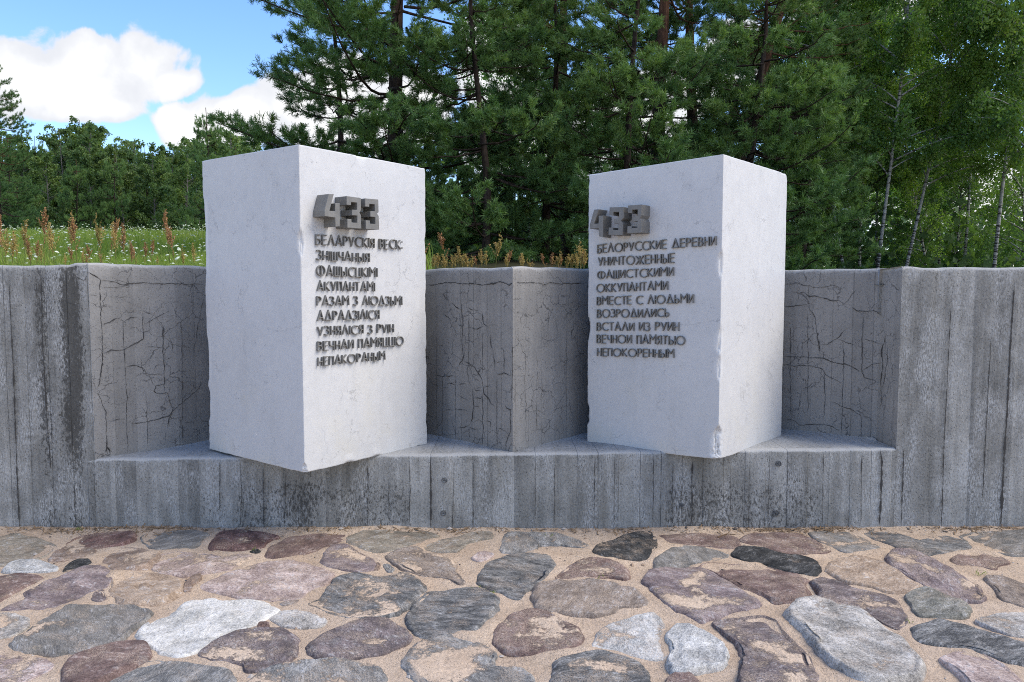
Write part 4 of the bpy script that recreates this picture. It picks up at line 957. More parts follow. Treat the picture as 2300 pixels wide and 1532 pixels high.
TA, TB, TC = (0, 1180), (760, 1180), (1520, 1180)
STONES = [
 (TA, 'olive', .020, 2, "olive grey cobble with a pale sand patch, against the left frame edge under the wall", [(-110, 110), (0, 92), (90, 70), (250, 85), (378, 148), (300, 198), (200, 236), (60, 254), (-90, 252)]),
 (TA, 'red', .018, 2, "dark red cobble bearing a small white pebble, along the wall at the left", [(430, 130), (520, 75), (620, 58), (790, 46), (902, 52), (890, 100), (800, 142), (640, 155), (470, 150)]),
 (TA, 'slate', .022, 0, "smooth grey green slab touching the wall between two red cobbles", [(942, 75), (1010, 40), (1150, 33), (1300, 40), (1402, 65), (1360, 90), (1310, 142), (1180, 154), (1000, 150), (942, 112)]),
 (TA, 'red', .024, 1, "maroon cobble with a whitish blotch just right of the grey slab by the wall", [(1396, 152), (1408, 95), (1450, 48), (1600, 33), (1750, 43), (1842, 75), (1760, 112), (1740, 152), (1560, 162), (1440, 157)]),
 (TA, 'maroon', .022, 1, "long brownish red cobble lying aslant below the corner of the left block", [(1758, 187), (1790, 150), (1900, 83), (2100, 58), (2330, 46), (2320, 90), (2165, 142), (2000, 187), (1830, 220), (1770, 212)]),
 (TA, 'rust', .022, 1, "small tan brown cobble below the dark red one with the white pebble", [(318, 237), (370, 165), (450, 138), (560, 143), (638, 165), (628, 202), (550, 217), (420, 237)]),
 (TA, 'rust', .024, 2, "rounded rust brown cobble right of the small tan brown one", [(625, 217), (700, 168), (820, 148), (960, 163), (1072, 185), (1042, 240), (980, 282), (880, 307), (740, 307), (690, 272), (640, 270)]),
 (TA, 'pink', .018, 3, "pinkish white cobble whose middle is filled with sand, second row at the left", [(1018, 250), (1060, 198), (1200, 178), (1380, 188), (1500, 213), (1620, 188), (1667, 210), (1600, 262), (1500, 307), (1330, 327), (1120, 322), (1040, 302)]),
 (TA, 'bluewhite', .030, 0, "bluish white narrow cobble at the far left, beside a small black stone", [(18, 302), (60, 255), (150, 230), (280, 233), (382, 275), (372, 302), (250, 312), (100, 312)]),
 (TA, 'black', .028, 0, "small black stone beside the bluish white cobble", [(412, 312), (440, 268), (520, 233), (592, 230), (607, 255), (540, 292), (460, 317)]),
 (TA, 'maroon', .026, 1, "brown cobble cut by the left frame edge below the bluish white one", [(-140, 360), (0, 340), (120, 320), (250, 333), (288, 350), (200, 402), (100, 452), (0, 502), (-120, 520)]),
 (TA, 'purple', .026, 1, "big dusty purple cobble at the left, widening towards the upper right", [(15, 552), (170, 500), (180, 440), (290, 383), (430, 328), (540, 283), (680, 278), (753, 310), (737, 382), (640, 442), (540, 512), (420, 552), (270, 577), (100, 562)]),
 (TA, 'tan', .030, 1, "cream tan rounded cobble with a cracked face beside the small rust stone", [(718, 440), (760, 380), (740, 348), (860, 318), (1050, 318), (1170, 348), (1218, 390), (1188, 462), (1080, 517), (900, 532), (800, 512)]),
 (TA, 'rust', .032, 0, "small upright rust brown stone beside the cream tan cobble", [(1213, 442), (1220, 390), (1280, 343), (1328, 328), (1332, 360), (1282, 402), (1267, 442)]),
 (TA, 'pink', .022, 2, "large pale pink granular cobble left of the big blue grey one", [(1318, 412), (1450, 350), (1620, 278), (1790, 238), (1960, 238), (2130, 288), (2203, 330), (2132, 402), (2040, 432), (2002, 482), (1850, 497), (1600, 472), (1420, 442)]),
 (TA, 'brown', .018, 0, "tiny dark splinter of stone in the sand above the white granite cobble", [(1848, 522), (1890, 503), (1990, 498), (1962, 522), (1880, 537)]),
 (TA, 'dkpurple', .024, 0, "small dark violet stone between the dusty purple and the cream tan cobbles", [(603, 497), (620, 450), (680, 428), (707, 450), (702, 492), (650, 512)]),
 (TA, 'slate', .042, 1, "large smooth grey slate cobble at the lower left with a dark front edge", [(72, 792), (180, 720), (290, 638), (400, 588), (420, 558), (600, 533), (830, 523), (993, 575), (962, 620), (860, 692), (770, 772), (600, 812), (350, 838), (120, 828)]),
 (TA, 'white', .028, 0, "large white granite cobble, the whitest stone in the pavement", [(918, 702), (1000, 638), (1130, 598), (1240, 508), (1400, 498), (1480, 518), (1640, 498), (1760, 513), (1833, 580), (1722, 642), (1600, 692), (1440, 752), (1330, 832), (1200, 862), (1080, 832), (960, 772)]),
 (TA, 'pale', .022, 2, "light grey cobble cut by the left frame edge above the grey slate one", [(-130, 600), (0, 588), (80, 583), (190, 618), (192, 662), (100, 722), (0, 742), (-120, 740)]),
 (TA, 'dkpurple', .030, 2, "dark purple cobble with a wide sand patch, below the white granite one", [(1328, 847), (1420, 758), (1560, 708), (1750, 693), (1900, 698), (1962, 750), (1973, 832), (1902, 902), (1740, 957), (1640, 957), (1600, 912), (1420, 897)]),
 (TA, 'pale', .020, 1, "small greyish cobble right of the white granite one", [(1778, 612), (1860, 568), (2000, 558), (2120, 588), (2173, 630), (2122, 667), (1980, 682), (1850, 662)]),
 (TA, 'maroon', .048, 1, "oblong reddish brown cobble with a bare upper face, bottom left beside a pink one", [(418, 985), (470, 888), (590, 838), (760, 778), (880, 763), (947, 770), (988, 850), (977, 902), (850, 947), (740, 1002), (640, 1062), (440, 1075)]),
 (TA, 'pink', .028, 1, "pinkish cobble in the bottom left corner", [(-120, 890), (0, 878), (110, 873), (280, 883), (358, 935), (302, 982), (150, 1042), (0, 1102), (-120, 1120)]),
 (TA, 'greyblue', .026, 1, "grey cobble cut by the bottom frame edge below the dark purple sandy one", [(640, 1080), (700, 1003), (850, 948), (1000, 913), (1150, 903), (1330, 923), (1480, 948), (1538, 1002), (1540, 1070), (1500, 1200), (700, 1200)]),
 (TA, 'dkpurple', .030, 2, "purple cobble with a pink right tip, above the bottom row at the left of centre", [(2048, 790), (2120, 728), (2241, 678), (2341, 638), (2441, 613), (2571, 623), (2671, 688), (2719, 740), (2682, 782), (2540, 832), (2420, 872), (2241, 892), (2110, 872), (2060, 842)]),
 (TA, 'greyblue', .026, 2, "wide grey blue sandy cobble cut by the bottom edge under the pink tipped purple one", [(1640, 1050), (1760, 968), (1950, 918), (2180, 893), (2400, 898), (2500, 938), (2543, 1000), (2533, 1062), (2500, 1200), (1700, 1200)]),
 (TA, 'purple', .026, 2, "mottled purple pink cobble with a rusty tip, left of the long brown slab", [(2123, 240), (2150, 178), (2200, 133), (2300, 128), (2391, 188), (2471, 228), (2484, 290), (2421, 307), (2241, 292), (2180, 282)]),
 (TA, 'black', .020, 0, "tiny dark pebble under the maroon cobble with the whitish blotch", [(1648, 177), (1700, 158), (1732, 175), (1700, 192)]),
 (TA, 'maroon', .022, 0, "tiny maroon pebble beside the white granite cobble", [(1700, 682), (1710, 643), (1777, 638), (1787, 670), (1740, 687)]),
 (TB, 'olive', .026, 1, "olive brown cobble along the wall, right of the long brownish red one", [(60, 80), (140, 38), (300, 20), (450, 28), (600, 43), (653, 70), (590, 102), (480, 142), (380, 182), (280, 187), (180, 167), (90, 132)]),
 (TB, 'olive', .020, 3, "thin dark edged cobble mostly buried in sand near the wall at centre", [(548, 130), (650, 103), (800, 73), (900, 43), (1020, 43), (1033, 90), (950, 97), (860, 122), (780, 172), (600, 162)]),
 (TB, 'greyblue', .020, 2, "blue grey long cobble by the wall under the spur between the blocks", [(1088, 177), (1098, 58), (1200, 48), (1320, 53), (1450, 53), (1560, 88), (1648, 130), (1620, 150), (1480, 137), (1330, 132), (1310, 177), (1180, 180)]),
 (TB, 'black', .028, 1, "black angular cobble near the wall, the darkest stone in the pavement", [(1688, 180), (1700, 133), (1800, 108), (1950, 48), (2062, 40), (2103, 90), (2107, 142), (2072, 212), (1980, 222), (1840, 212), (1740, 207)]),
 (TB, 'brown', .030, 1, "long brownish grey slab lying aslant in the second row at centre", [(298, 217), (400, 168), (520, 153), (570, 188), (680, 198), (783, 255), (762, 292), (833, 372), (800, 382), (700, 342), (540, 332), (470, 302), (400, 262)]),
 (TB, 'pink', .020, 0, "small pinkish stone in the sand above the blue grey six sided cobble", [(878, 217), (920, 183), (980, 176), (1033, 190), (1002, 222), (940, 247)]),
 (TB, 'blue', .034, 1, "blue grey six sided cobble pointing down, at the centre of the pavement", [(932, 382), (950, 298), (1000, 243), (1120, 203), (1260, 188), (1380, 198), (1443, 265), (1382, 332), (1312, 392), (1250, 442), (1190, 495), (1120, 462), (980, 412)]),
 (TB, 'maroon', .030, 3, "sand covered cobble showing only a maroon front rim, below the black one", [(1438, 362), (1500, 293), (1580, 238), (1700, 223), (1850, 248), (1923, 300), (1917, 347), (1880, 357), (1800, 342), (1600, 357)]),
 (TB, 'blue', .036, 2, "large blue grey cobble with white streaks and a tan right end, left of centre", [(-190, 522), (-110, 488), (-10, 343), (100, 328), (300, 343), (430, 333), (543, 370), (553, 440), (502, 492), (420, 562), (300, 602), (110, 614), (-50, 582), (-150, 542)]),
 (TB, 'blue', .036, 1, "dark blue slate cobble with two sand patches, just left of the picture centre", [(467, 622), (500, 538), (580, 453), (720, 433), (860, 420), (1000, 438), (1053, 490), (1058, 542), (1002, 632), (930, 708), (800, 723), (620, 743), (530, 713), (480, 672)]),
 (TB, 'brown', .056, 2, "thick grey brown slab with a shaded front side, right of the dark blue slate", [(1292, 430), (1350, 378), (1500, 373), (1650, 358), (1800, 373), (1950, 428), (2033, 490), (1982, 532), (1850, 542), (1830, 562), (1700, 583), (1430, 583), (1300, 552)]),
 (TB, 'maroon', .040, 3, "mauve cobble with three sand patches, below the thick grey brown slab", [(1028, 772), (1040, 688), (1150, 588), (1260, 563), (1380, 568), (1432, 620), (1560, 668), (1613, 730), (1582, 792), (1470, 838), (1250, 843), (1100, 823)]),
 (TB, 'bluewhite', .026, 3, "bluish white sandy cobble with a dark left edge", [(1687, 812), (1720, 718), (1820, 648), (2000, 598), (2110, 588), (2152, 660), (2202, 740), (2233, 830), (2182, 862), (2150, 893), (1950, 863), (1800, 838), (1720, 837)]),
 (TB, 'blue', .036, 2, "blue rounded cobble cut by the bottom edge below the bluish white sandy one", [(1402, 1070), (1420, 958), (1450, 898), (1600, 858), (1780, 843), (1920, 878), (2043, 960), (2080, 1070), (2050, 1200), (1420, 1200)]),
 (TB, 'greyblue', .030, 2, "broad grey blue ridged cobble at the bottom edge under the dark blue slate", [(442, 922), (480, 858), (560, 768), (720, 733), (850, 738), (960, 798), (1053, 860), (1025, 930), (1090, 938), (1190, 938), (1263, 1000), (1273, 1100), (1200, 1200), (640, 1200), (557, 1032), (468, 962)]),
 (TB, 'slate', .026, 0, "plain grey green cobble to the right of the black one", [(2098, 300), (2100, 228), (2150, 178), (2241, 138), (2390, 145), (2540, 178), (2585, 200), (2490, 244), (2390, 267), (2241, 279), (2150, 302)]),
 (TB, 'greyblue', .016, 0, "tiny flat grey pebble beside the long brownish grey slab", [(293, 262), (330, 255), (372, 290), (360, 312), (325, 312)]),
 (TB, 'rust', .018, 0, "tiny orange pebble at the tip of the mottled purple pink cobble", [(232, 300), (235, 262), (262, 245), (282, 262), (268, 300)]),
 (TC, 'bluewhite', .060, 0, "rough bluish white boulder standing proud at the bottom, right of centre", [(-80, 735), (-40, 690), (0, 668), (80, 678), (190, 718), (303, 780), (338, 840), (322, 912), (230, 933), (150, 953), (50, 978), (-40, 962), (-62, 900), (-32, 820)]),
 (TC, 'purple', .046, 1, "large purple triangular cobble with a dark lower edge, right of centre", [(-222, 345), (-170, 303), (0, 288), (170, 283), (260, 330), (340, 380), (420, 430), (558, 520), (480, 550), (330, 578), (220, 613), (150, 628), (90, 602), (-20, 562), (-100, 482), (-182, 412)]),
 (TC, 'maroon', .020, 2, "thin reddish brown cobble by the wall below the corner of the right block", [(-132, 70), (0, 62), (150, 57), (392, 72), (408, 157), (250, 152), (100, 142), (0, 137), (-62, 112)]),
 (TC, 'maroon', .026, 2, "dusty mauve red cobble by the wall, above the dark slate one", [(418, 97), (480, 58), (650, 53), (800, 58), (900, 93), (980, 148), (1003, 170), (830, 187), (700, 187), (600, 152), (480, 132)]),
 (TC, 'slate', .028, 2, "grey cobble crusted with white, by the wall under the end of the ledge", [(876, 45), (1000, 38), (1150, 53), (1220, 78), (1330, 138), (1343, 160), (1200, 167), (1110, 177), (1000, 132), (920, 87)]),
 (TC, 'blue', .026, 2, "dark blue and white patched cobble by the wall, its right end hooked", [(1248, 60), (1330, 18), (1400, 38), (1560, 83), (1690, 128), (1735, 112), (1720, 78), (1790, 73), (1900, 108), (1943, 160), (1850, 182), (1700, 192), (1580, 192), (1400, 122), (1300, 87)]),
 (TC, 'slate', .024, 1, "pale grey cobble at the right frame edge under the wall", [(1878, 75), (1960, 43), (2150, 38), (2300, 48), (2450, 68), (2455, 172), (2300, 192), (2180, 192), (2050, 172), (1920, 112)]),
 (TC, 'black', .034, 0, "dark slate oblong cobble, smooth, third from the right in the second row", [(367, 197), (420, 148), (550, 143), (700, 188), (850, 213), (920, 233), (948, 290), (912, 337), (760, 312), (600, 272), (440, 232)]),
 (TC, 'maroon', .030, 2, "brownish mauve cobble with a bare ridge, overlapping the purple triangular one", [(152, 285), (200, 248), (300, 253), (450, 268), (650, 283), (780, 318), (883, 370), (828, 384), (873, 422), (842, 512), (740, 508), (642, 514), (560, 462), (430, 422), (330, 352), (240, 310)]),
 (TC, 'tan', .036, 1, "orange tan cobble with a broken golden front edge", [(988, 297), (1010, 253), (1150, 213), (1300, 228), (1420, 278), (1530, 338), (1603, 402), (1510, 443), (1380, 433), (1260, 398), (1120, 377), (1060, 332)]),
 (TC, 'purple', .040, 2, "long pinkish purple cobble with a rim of sand, right of the orange tan one", [(1377, 215), (1430, 183), (1560, 193), (1720, 253), (1850, 308), (1980, 398), (2043, 470), (1990, 503), (1850, 483), (1700, 433), (1560, 352), (1440, 282)]),
 (TC, 'maroon', .022, 3, "reddish cobble half buried in sand near the right frame edge", [(1807, 235), (1850, 198), (1980, 203), (2080, 183), (2150, 208), (2203, 250), (2120, 267), (2100, 292), (2000, 272), (1870, 267)]),
 (TC, 'brown', .034, 1, "brownish cobble cut by the right frame edge below the half buried reddish one", [(2027, 340), (2150, 348), (2300, 388), (2450, 428), (2455, 562), (2300, 538), (2150, 492), (2090, 412)]),
 (TC, 'dkpurple', .034, 2, "dark violet cobble with a round sand hollow, under the orange tan one", [(892, 382), (940, 353), (1060, 373), (1200, 423), (1350, 458), (1460, 508), (1513, 590), (1523, 662), (1460, 693), (1380, 663), (1250, 593), (1080, 543), (970, 493), (930, 422)]),
 (TC, 'green', .034, 1, "greenish grey cobble with white crust on top, below the long pinkish purple one", [(1512, 472), (1560, 438), (1650, 413), (1780, 468), (1900, 508), (1948, 550), (1902, 597), (1780, 608), (1600, 598), (1560, 532)]),
 (TC, 'pale', .070, 1, "very large pale granite cobble with a thick dark front side, lower right", [(717, 562), (780, 538), (920, 508), (1060, 548), (1250, 598), (1400, 688), (1500, 758), (1623, 880), (1603, 962), (1500, 993), (1350, 1003), (1180, 978), (1040, 903), (940, 803), (850, 693), (750, 632)]),
 (TC, 'dkpurple', .040, 2, "tall mauve grey speckled cobble at the bottom, left of the very large pale one", [(247, 640), (400, 623), (560, 608), (650, 638), (720, 718), (832, 830), (893, 920), (913, 1070), (900, 1200), (430, 1200), (407, 1002), (427, 832), (377, 762), (287, 702)]),
 (TC, 'blue', .040, 0, "long blue slate cobble at the lower right frame edge", [(1567, 682), (1640, 648), (1750, 638), (1900, 668), (2100, 718), (2300, 788), (2480, 848), (2455, 933), (2300, 913), (2150, 893), (1980, 833), (1800, 803), (1650, 788), (1580, 762)]),
 (TC, 'pale', .030, 1, "light speckled cobble at the right frame edge above the long blue slate", [(1982, 632), (2100, 588), (2250, 578), (2450, 598), (2455, 742), (2300, 738), (2180, 723), (2060, 662)]),
 (TC, 'pink', .036, 1, "pink speckled cobble in the bottom right corner", [(1737, 882), (1850, 838), (2000, 848), (2150, 918), (2250, 998), (2335, 1100), (2300, 1200), (2000, 1200), (1927, 1052), (1848, 952)]),
 (TC, 'maroon', .024, 2, "small mauve cobble cut by the bottom edge under the rough bluish white boulder", [(-80, 1020), (0, 983), (90, 998), (163, 1050), (150, 1200), (-80, 1200)]),
]
for i, (org, kind, h, sandy, label, pts) in enumerate(STONES):
    w = max(p[0] for p in pts) - min(p[0] for p in pts)
    stone([(org[0] + x / 2.9487, org[1] + y / 2.9487) for x, y in pts], kind, h, sandy, label, 100 + i, w < 180)
sand = build("sand_ground", np.stack(SAND, 1), grid_faces(len(xs), len(ys)), M_SAND)
tag(sand, "pale coarse sand between the cobbles", None, None, 'structure')

# grit, chips of stone and dry bits along the foot of the wall
def litter():
    rs = np.random.RandomState(9); V, Fq, mi = [], [], []
    ico = np.array([(0, 0, 1), (.9, 0, .1), (.28, .85, .0), (-.7, .5, .1), (-.7, -.5, 0), (.28, -.85, .1), (0, 0, -.6)])
    fc = [(0, 1, 2), (0, 2, 3), (0, 3, 4), (0, 4, 5), (0, 5, 1), (6, 2, 1), (6, 3, 2), (6, 4, 3), (6, 5, 4), (6, 1, 5)]
    for k in range(1500):
        wallside = rs.rand() < 0.35
        y = 4.86 - abs(rs.normal(0, 0.05)) if wallside else rs.uniform(2.6, 4.8)
        x = rs.uniform(-0.72, 0.72) * y
        s = rs.gamma(2.0, 0.0024) + 0.002
        a = rs.uniform(0, 6.28); c, s_ = math.cos(a), math.sin(a)
        v = ico * (1 + rs.normal(0, 0.2, ico.shape)) * s * np.array([1, rs.uniform(.6, 1), rs.uniform(.5, .8)])
        v = np.stack([v[:, 0] * c - v[:, 1] * s_, v[:, 0] * s_ + v[:, 1] * c, v[:, 2]], 1)
        z = sand_z(np.array([x]), np.array([y]))[0]
        Fq += [tuple(np.array(f) + len(V) * 7) for f in fc]; V.append(v + [x, y, z + s * 0.2]); mi += [int(rs.choice([0, 0, 1, 2]))] * 10
    return build("gravel", np.concatenate(V), np.array(Fq), [M_GRIT, M_GRIT2, M_GRIT3], None, False, None, None, None, mi)
M_GRIT, g = material("grit_tan"); g.surface((0.34, 0.25, 0.18), 0.95, None, 0.1)
M_GRIT2, g = material("grit_dark"); g.surface((0.10, 0.085, 0.075), 0.95, None, 0.1)
M_GRIT3, g = material("grit_pale"); g.surface((0.42, 0.38, 0.34), 0.95, None, 0.1)
tag(litter(), "fine grit and stone chips scattered on the sand", None, None, 'stuff')
M_TWIG, g = material("dry_brown_bits"); g.surface(g.ramp(g.rnd(), [(0, (0.13, 0.085, 0.05)), (1, (0.22, 0.15, 0.09))]), 0.95, None, 0.1)
def debris():
    rs = np.random.RandomState(19); V, Fq = [], []
    for cx, w, n in ((-2.35, .25, 150), (-0.3, .2, 60), (1.75, .14, 90), (2.05, .16, 130), (3.1, .2, 150), (-1.0, .3, 60), (0.6, .2, 30), (-2.9, .2, 90), (1.0, .3, 50), (0, 1.9, 120)):
        for k in range(n):
            x, y = cx + rs.normal(0, w), 4.858 - abs(rs.normal(0, 0.06)); L = rs.uniform(.006, .03); a = rs.uniform(0, 6.28)
            z = sand_z(np.array([x]), np.array([y]))[0] + 0.004 + rs.uniform(0, .008); d = np.array([math.cos(a), math.sin(a), rs.normal(0, .25)]) * L; p = np.array([-d[1], d[0], 0]); p = p / np.linalg.norm(p) * rs.uniform(.0015, .004)
            c = np.array([x, min(y, 4.86), z]); o = len(V); up = np.array([0, 0, .0025]); V += [c - d - p, c + d - p, c + d + p, c - d + p, c + up]; Fq += [(o, o + 1, o + 4), (o + 1, o + 2, o + 4), (o + 2, o + 3, o + 4), (o + 3, o, o + 4)]
    return build("debris", np.array(V), np.array(Fq), M_TWIG, None, False)
tag(debris(), "dry brown leaf bits and pine needles gathered along the foot of the wall", None, None, 'stuff')
# a twig by the wall
def tube(P, R, k=6, cap=True):
    P = np.asarray(P, float); n = len(P); T = np.gradient(P, axis=0); T /= np.linalg.norm(T, axis=1)[:, None] + 1e-9
    ref = np.where(np.abs(T[:, 2:3]) > 0.9, np.array([[1.0, 0, 0]]), np.array([[0, 0, 1.0]]))
    A = np.cross(T, ref); A /= np.linalg.norm(A, axis=1)[:, None] + 1e-9; B = np.cross(T, A)
    th = np.arange(k) / k * 2 * np.pi; R = np.broadcast_to(np.asarray(R, float), (n,))
    V = P[:, None] + R[:, None, None] * (A[:, None] * np.cos(th)[None, :, None] + B[:, None] * np.sin(th)[None, :, None])
    i = np.arange(n - 1)[:, None] * k; j = np.arange(k)[None]; jn = (j + 1) % k
    Fq = np.stack([i + j, i + jn, i + k + jn, i + k + j], -1).reshape(-1, 4)
    return V.reshape(-1, 3), Fq
a_, b_ = at_z(1612, 1207, .03), at_z(1652, 1201, .035)
v1, f1 = tube([a_, a_ * .5 + b_ * .5 + [0, .01, .01], b_], [.004, .0035, .002]); v2, f2 = tube([a_ * .6 + b_ * .4, a_ * .2 + b_ * .8 + [0, .03, .02]], [.0025, .0015])
tw = build("twig", np.concatenate([v1, v2]), np.concatenate([f1, f2 + len(v1)]), M_TWIG); tag(tw, "thin brown twig on the sand at the foot of the ledge, below the right block", "twig")
ROT = 260

# ------------------------------------------------------------------ meadow ground behind the wall
def gz(x, y):
    x, y = np.asarray(x, float), np.asarray(y, float)
    rise = 1.95 * sm((-x - 0.6) / 8.5)
    z = 1.60 + rise * sm((y - 5.6) / 26.0) + 0.55 * sm((y - 6.5) / 9.0) * sm((3.2 - x) / 3.0) * sm((x + 6) / 4.0)
    z = z - 0.03 * np.maximum(0, np.minimum(y, 130) - 33) * sm((-x + 8) / 20)
    P = np.stack([x * .5, y * .5, x * 0], -1).reshape(-1, 3)
    return z + (0.10 * fbm(P, 3, 90)).reshape(x.shape) * sm((y - 5.5) / 2)
xs = np.concatenate([np.linspace(-260, -15, 40), np.linspace(-14, 14, 150), np.linspace(15, 260, 40)])
ts = np.linspace(0, 1, 90)**3.2
X = np.repeat(xs[:, None], len(ts), 1)
Y0 = wall_y(xs) + 0.22
Y = Y0[:, None] + (420 - Y0[:, None]) * ts[None]
Z = gz(X, Y); Z[:, 0] = 1.60
M_MEADOW, g = material("meadow_soil")
p = g.geo('Position'); x_, y_, z_ = g.sep(p)
n1 = g.noise(p, 1.2, 6.0, 0.65); n2 = g.noise(p, 14.0, 4.0, 0.7)
grass_c = g.ramp(g.math('ADD', g.math('MULTIPLY', n1, 0.6), g.math('MULTIPLY', n2, 0.4)), [(0.3, (0.035, 0.060, 0.016)), (0.55, (0.075, 0.115, 0.030)), (0.75, (0.125, 0.135, 0.045))])
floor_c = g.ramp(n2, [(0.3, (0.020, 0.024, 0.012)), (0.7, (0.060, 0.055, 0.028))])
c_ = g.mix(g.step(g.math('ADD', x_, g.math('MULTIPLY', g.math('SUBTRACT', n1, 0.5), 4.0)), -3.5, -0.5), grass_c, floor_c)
g.surface(c_, 0.95, g.bump(n2, 0.8, 0.05), 0.1)
tag(build("meadow_ground", np.stack([X.ravel(), Y.ravel(), Z.ravel()], 1), grid_faces(len(xs), len(ts)), M_MEADOW), "green meadow ground rising behind the wall to the wood", None, None, 'structure')

# ------------------------------------------------------------------ leaf and bark materials
def mat_leaf(name, cols, trans=0.35, rough=0.6, objvar=0.25):
    m, g = material(name)
    t = g.attr('tint')
    c = g.ramp(t, [(i / (len(cols) - 1), c) for i, c in enumerate(cols)])
    k = g.math('ADD', 1.0 - objvar * 0.5, g.math('MULTIPLY', g.rnd(), objvar))
    c = g.mix(1.0, c, g.comb(k, k, k), 'MULTIPLY')
    pb = g.n.new('ShaderNodeBsdfPrincipled'); g.put(pb.inputs['Base Color'], c); pb.inputs['Roughness'].default_value = rough
    pb.inputs['Specular IOR Level'].default_value = 0.25
    tr = g.n.new('ShaderNodeBsdfTranslucent'); g.put(tr.inputs['Color'], g.mix(1.0, c, (1.25, 1.35, 0.55), 'MULTIPLY'))
    mx = g.n.new('ShaderNodeMixShader'); mx.inputs[0].default_value = trans
    g.l.new(pb.outputs[0], mx.inputs[1]); g.l.new(tr.outputs[0], mx.inputs[2])
    o = g.n.new('ShaderNodeOutputMaterial'); g.l.new(mx.outputs[0], o.inputs[0])
    return m
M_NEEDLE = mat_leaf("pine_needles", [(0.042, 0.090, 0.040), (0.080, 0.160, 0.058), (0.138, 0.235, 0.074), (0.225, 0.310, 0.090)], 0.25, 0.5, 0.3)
M_BIRCH = mat_leaf("birch_leaves", [(0.095, 0.185, 0.066), (0.145, 0.265, 0.080), (0.220, 0.345, 0.088), (0.320, 0.420, 0.098)], 0.45, 0.5, 0.4)
M_FARLEAF = mat_leaf("far_leaves", [(0.075, 0.138, 0.062), (0.112, 0.185, 0.072), (0.160, 0.240, 0.078), (0.22, 0.29, 0.092)], 0.38, 0.6, 0.5)
M_GRASS = mat_leaf("grass_blades", [(0.150, 0.225, 0.042), (0.225, 0.315, 0.060), (0.305, 0.370, 0.090), (0.42, 0.37, 0.16)], 0.4, 0.6, 0.0)
M_SORREL = mat_leaf("sorrel_seed", [(0.34, 0.150, 0.090), (0.42, 0.225, 0.120), (0.49, 0.320, 0.125), (0.48, 0.375, 0.140)], 0.2, 0.8, 0.3)
M_STEM = mat_leaf("plant_stem", [(0.16, 0.15, 0.05), (0.14, 0.16, 0.05), (0.22, 0.17, 0.06)], 0.1, 0.8, 0.2)
M_UMBEL = mat_leaf("white_umbels", [(0.60, 0.66, 0.50), (0.72, 0.76, 0.66), (0.82, 0.83, 0.78)], 0.25, 0.7, 0.0)
M_PBARK, g = material("pine_bark")
p = g.coord('Object'); z = g.sep(p)[2]
n1 = g.noise(g.vmath('MULTIPLY', p, (16, 16, 5)), 1.0, 5.0, 0.65)
lo = g.ramp(n1, [(0.35, (0.014, 0.011, 0.010)), (0.65, (0.060, 0.046, 0.038))]); hi = g.ramp(n1, [(0.35, (0.050, 0.026, 0.017)), (0.65, (0.17, 0.085, 0.050))])
g.surface(g.mix(g.step(z, 4.0, 6.5), lo, hi), 0.95, g.bump(n1, 1.0, 0.03), 0.1)
M_BBARK, g = material("birch_bark")
p = g.coord('Object'); x_, y_, z = g.sep(p)
n1 = g.noise(g.vmath('MULTIPLY', p, (5, 5, 26)), 1.0, 4.0, 0.6); n2 = g.noise(p, 4.0, 4.0)
mk = g.step(g.math('ADD', n1, g.step(z, 0.0, 2.5, 0.10, 0.0)), 0.54, 0.60)
g.surface(g.mix(mk, g.ramp(n2, [(0.3, (0.30, 0.30, 0.28)), (0.7, (0.47, 0.47, 0.44))]), (0.045, 0.040, 0.036)), 0.8, g.bump(n1, 0.4, 0.01), 0.2)

M_DBARK, g = material("grey_bark"); g.surface(g.ramp(g.noise(g.coord('Object'), 9.0, 4.0), [(0.3, (0.07, 0.065, 0.06)), (0.7, (0.22, 0.21, 0.195))]), 0.9)

def unit(v): return v / (np.linalg.norm(v, axis=-1, keepdims=True) + 1e-9)

def needles(pos, dr, tint, rs, N, ln, wd, spread=(20, 68), back=0.10):
    """N thin needles in a brush round every shoot end"""
    n = len(pos); k = n * N
    p = np.repeat(pos, N, 0); d_ = np.repeat(dr, N, 0)
    perp = unit(np.cross(d_, rs.normal(0, 1, (k, 3))))
    a = np.radians(rs.uniform(spread[0], spread[1], (k, 1)))
    nd = d_ * np.cos(a) + perp * np.sin(a)
    b = p - d_ * rs.uniform(0, back, (k, 1))
    w = unit(np.cross(nd, rs.normal(0, 1, (k, 3)))) * wd * rs.uniform(.7, 1.2, (k, 1))
    tip = b + nd * ln * rs.uniform(.7, 1.15, (k, 1))
    V = np.stack([b - w * .6, b + w * .6, tip + w * .35, tip - w * .35], 1).reshape(-1, 3)
    return V, np.arange(k * 4).reshape(-1, 4), np.clip(np.repeat(tint, N) + rs.normal(0, .10, k), 0, 1)

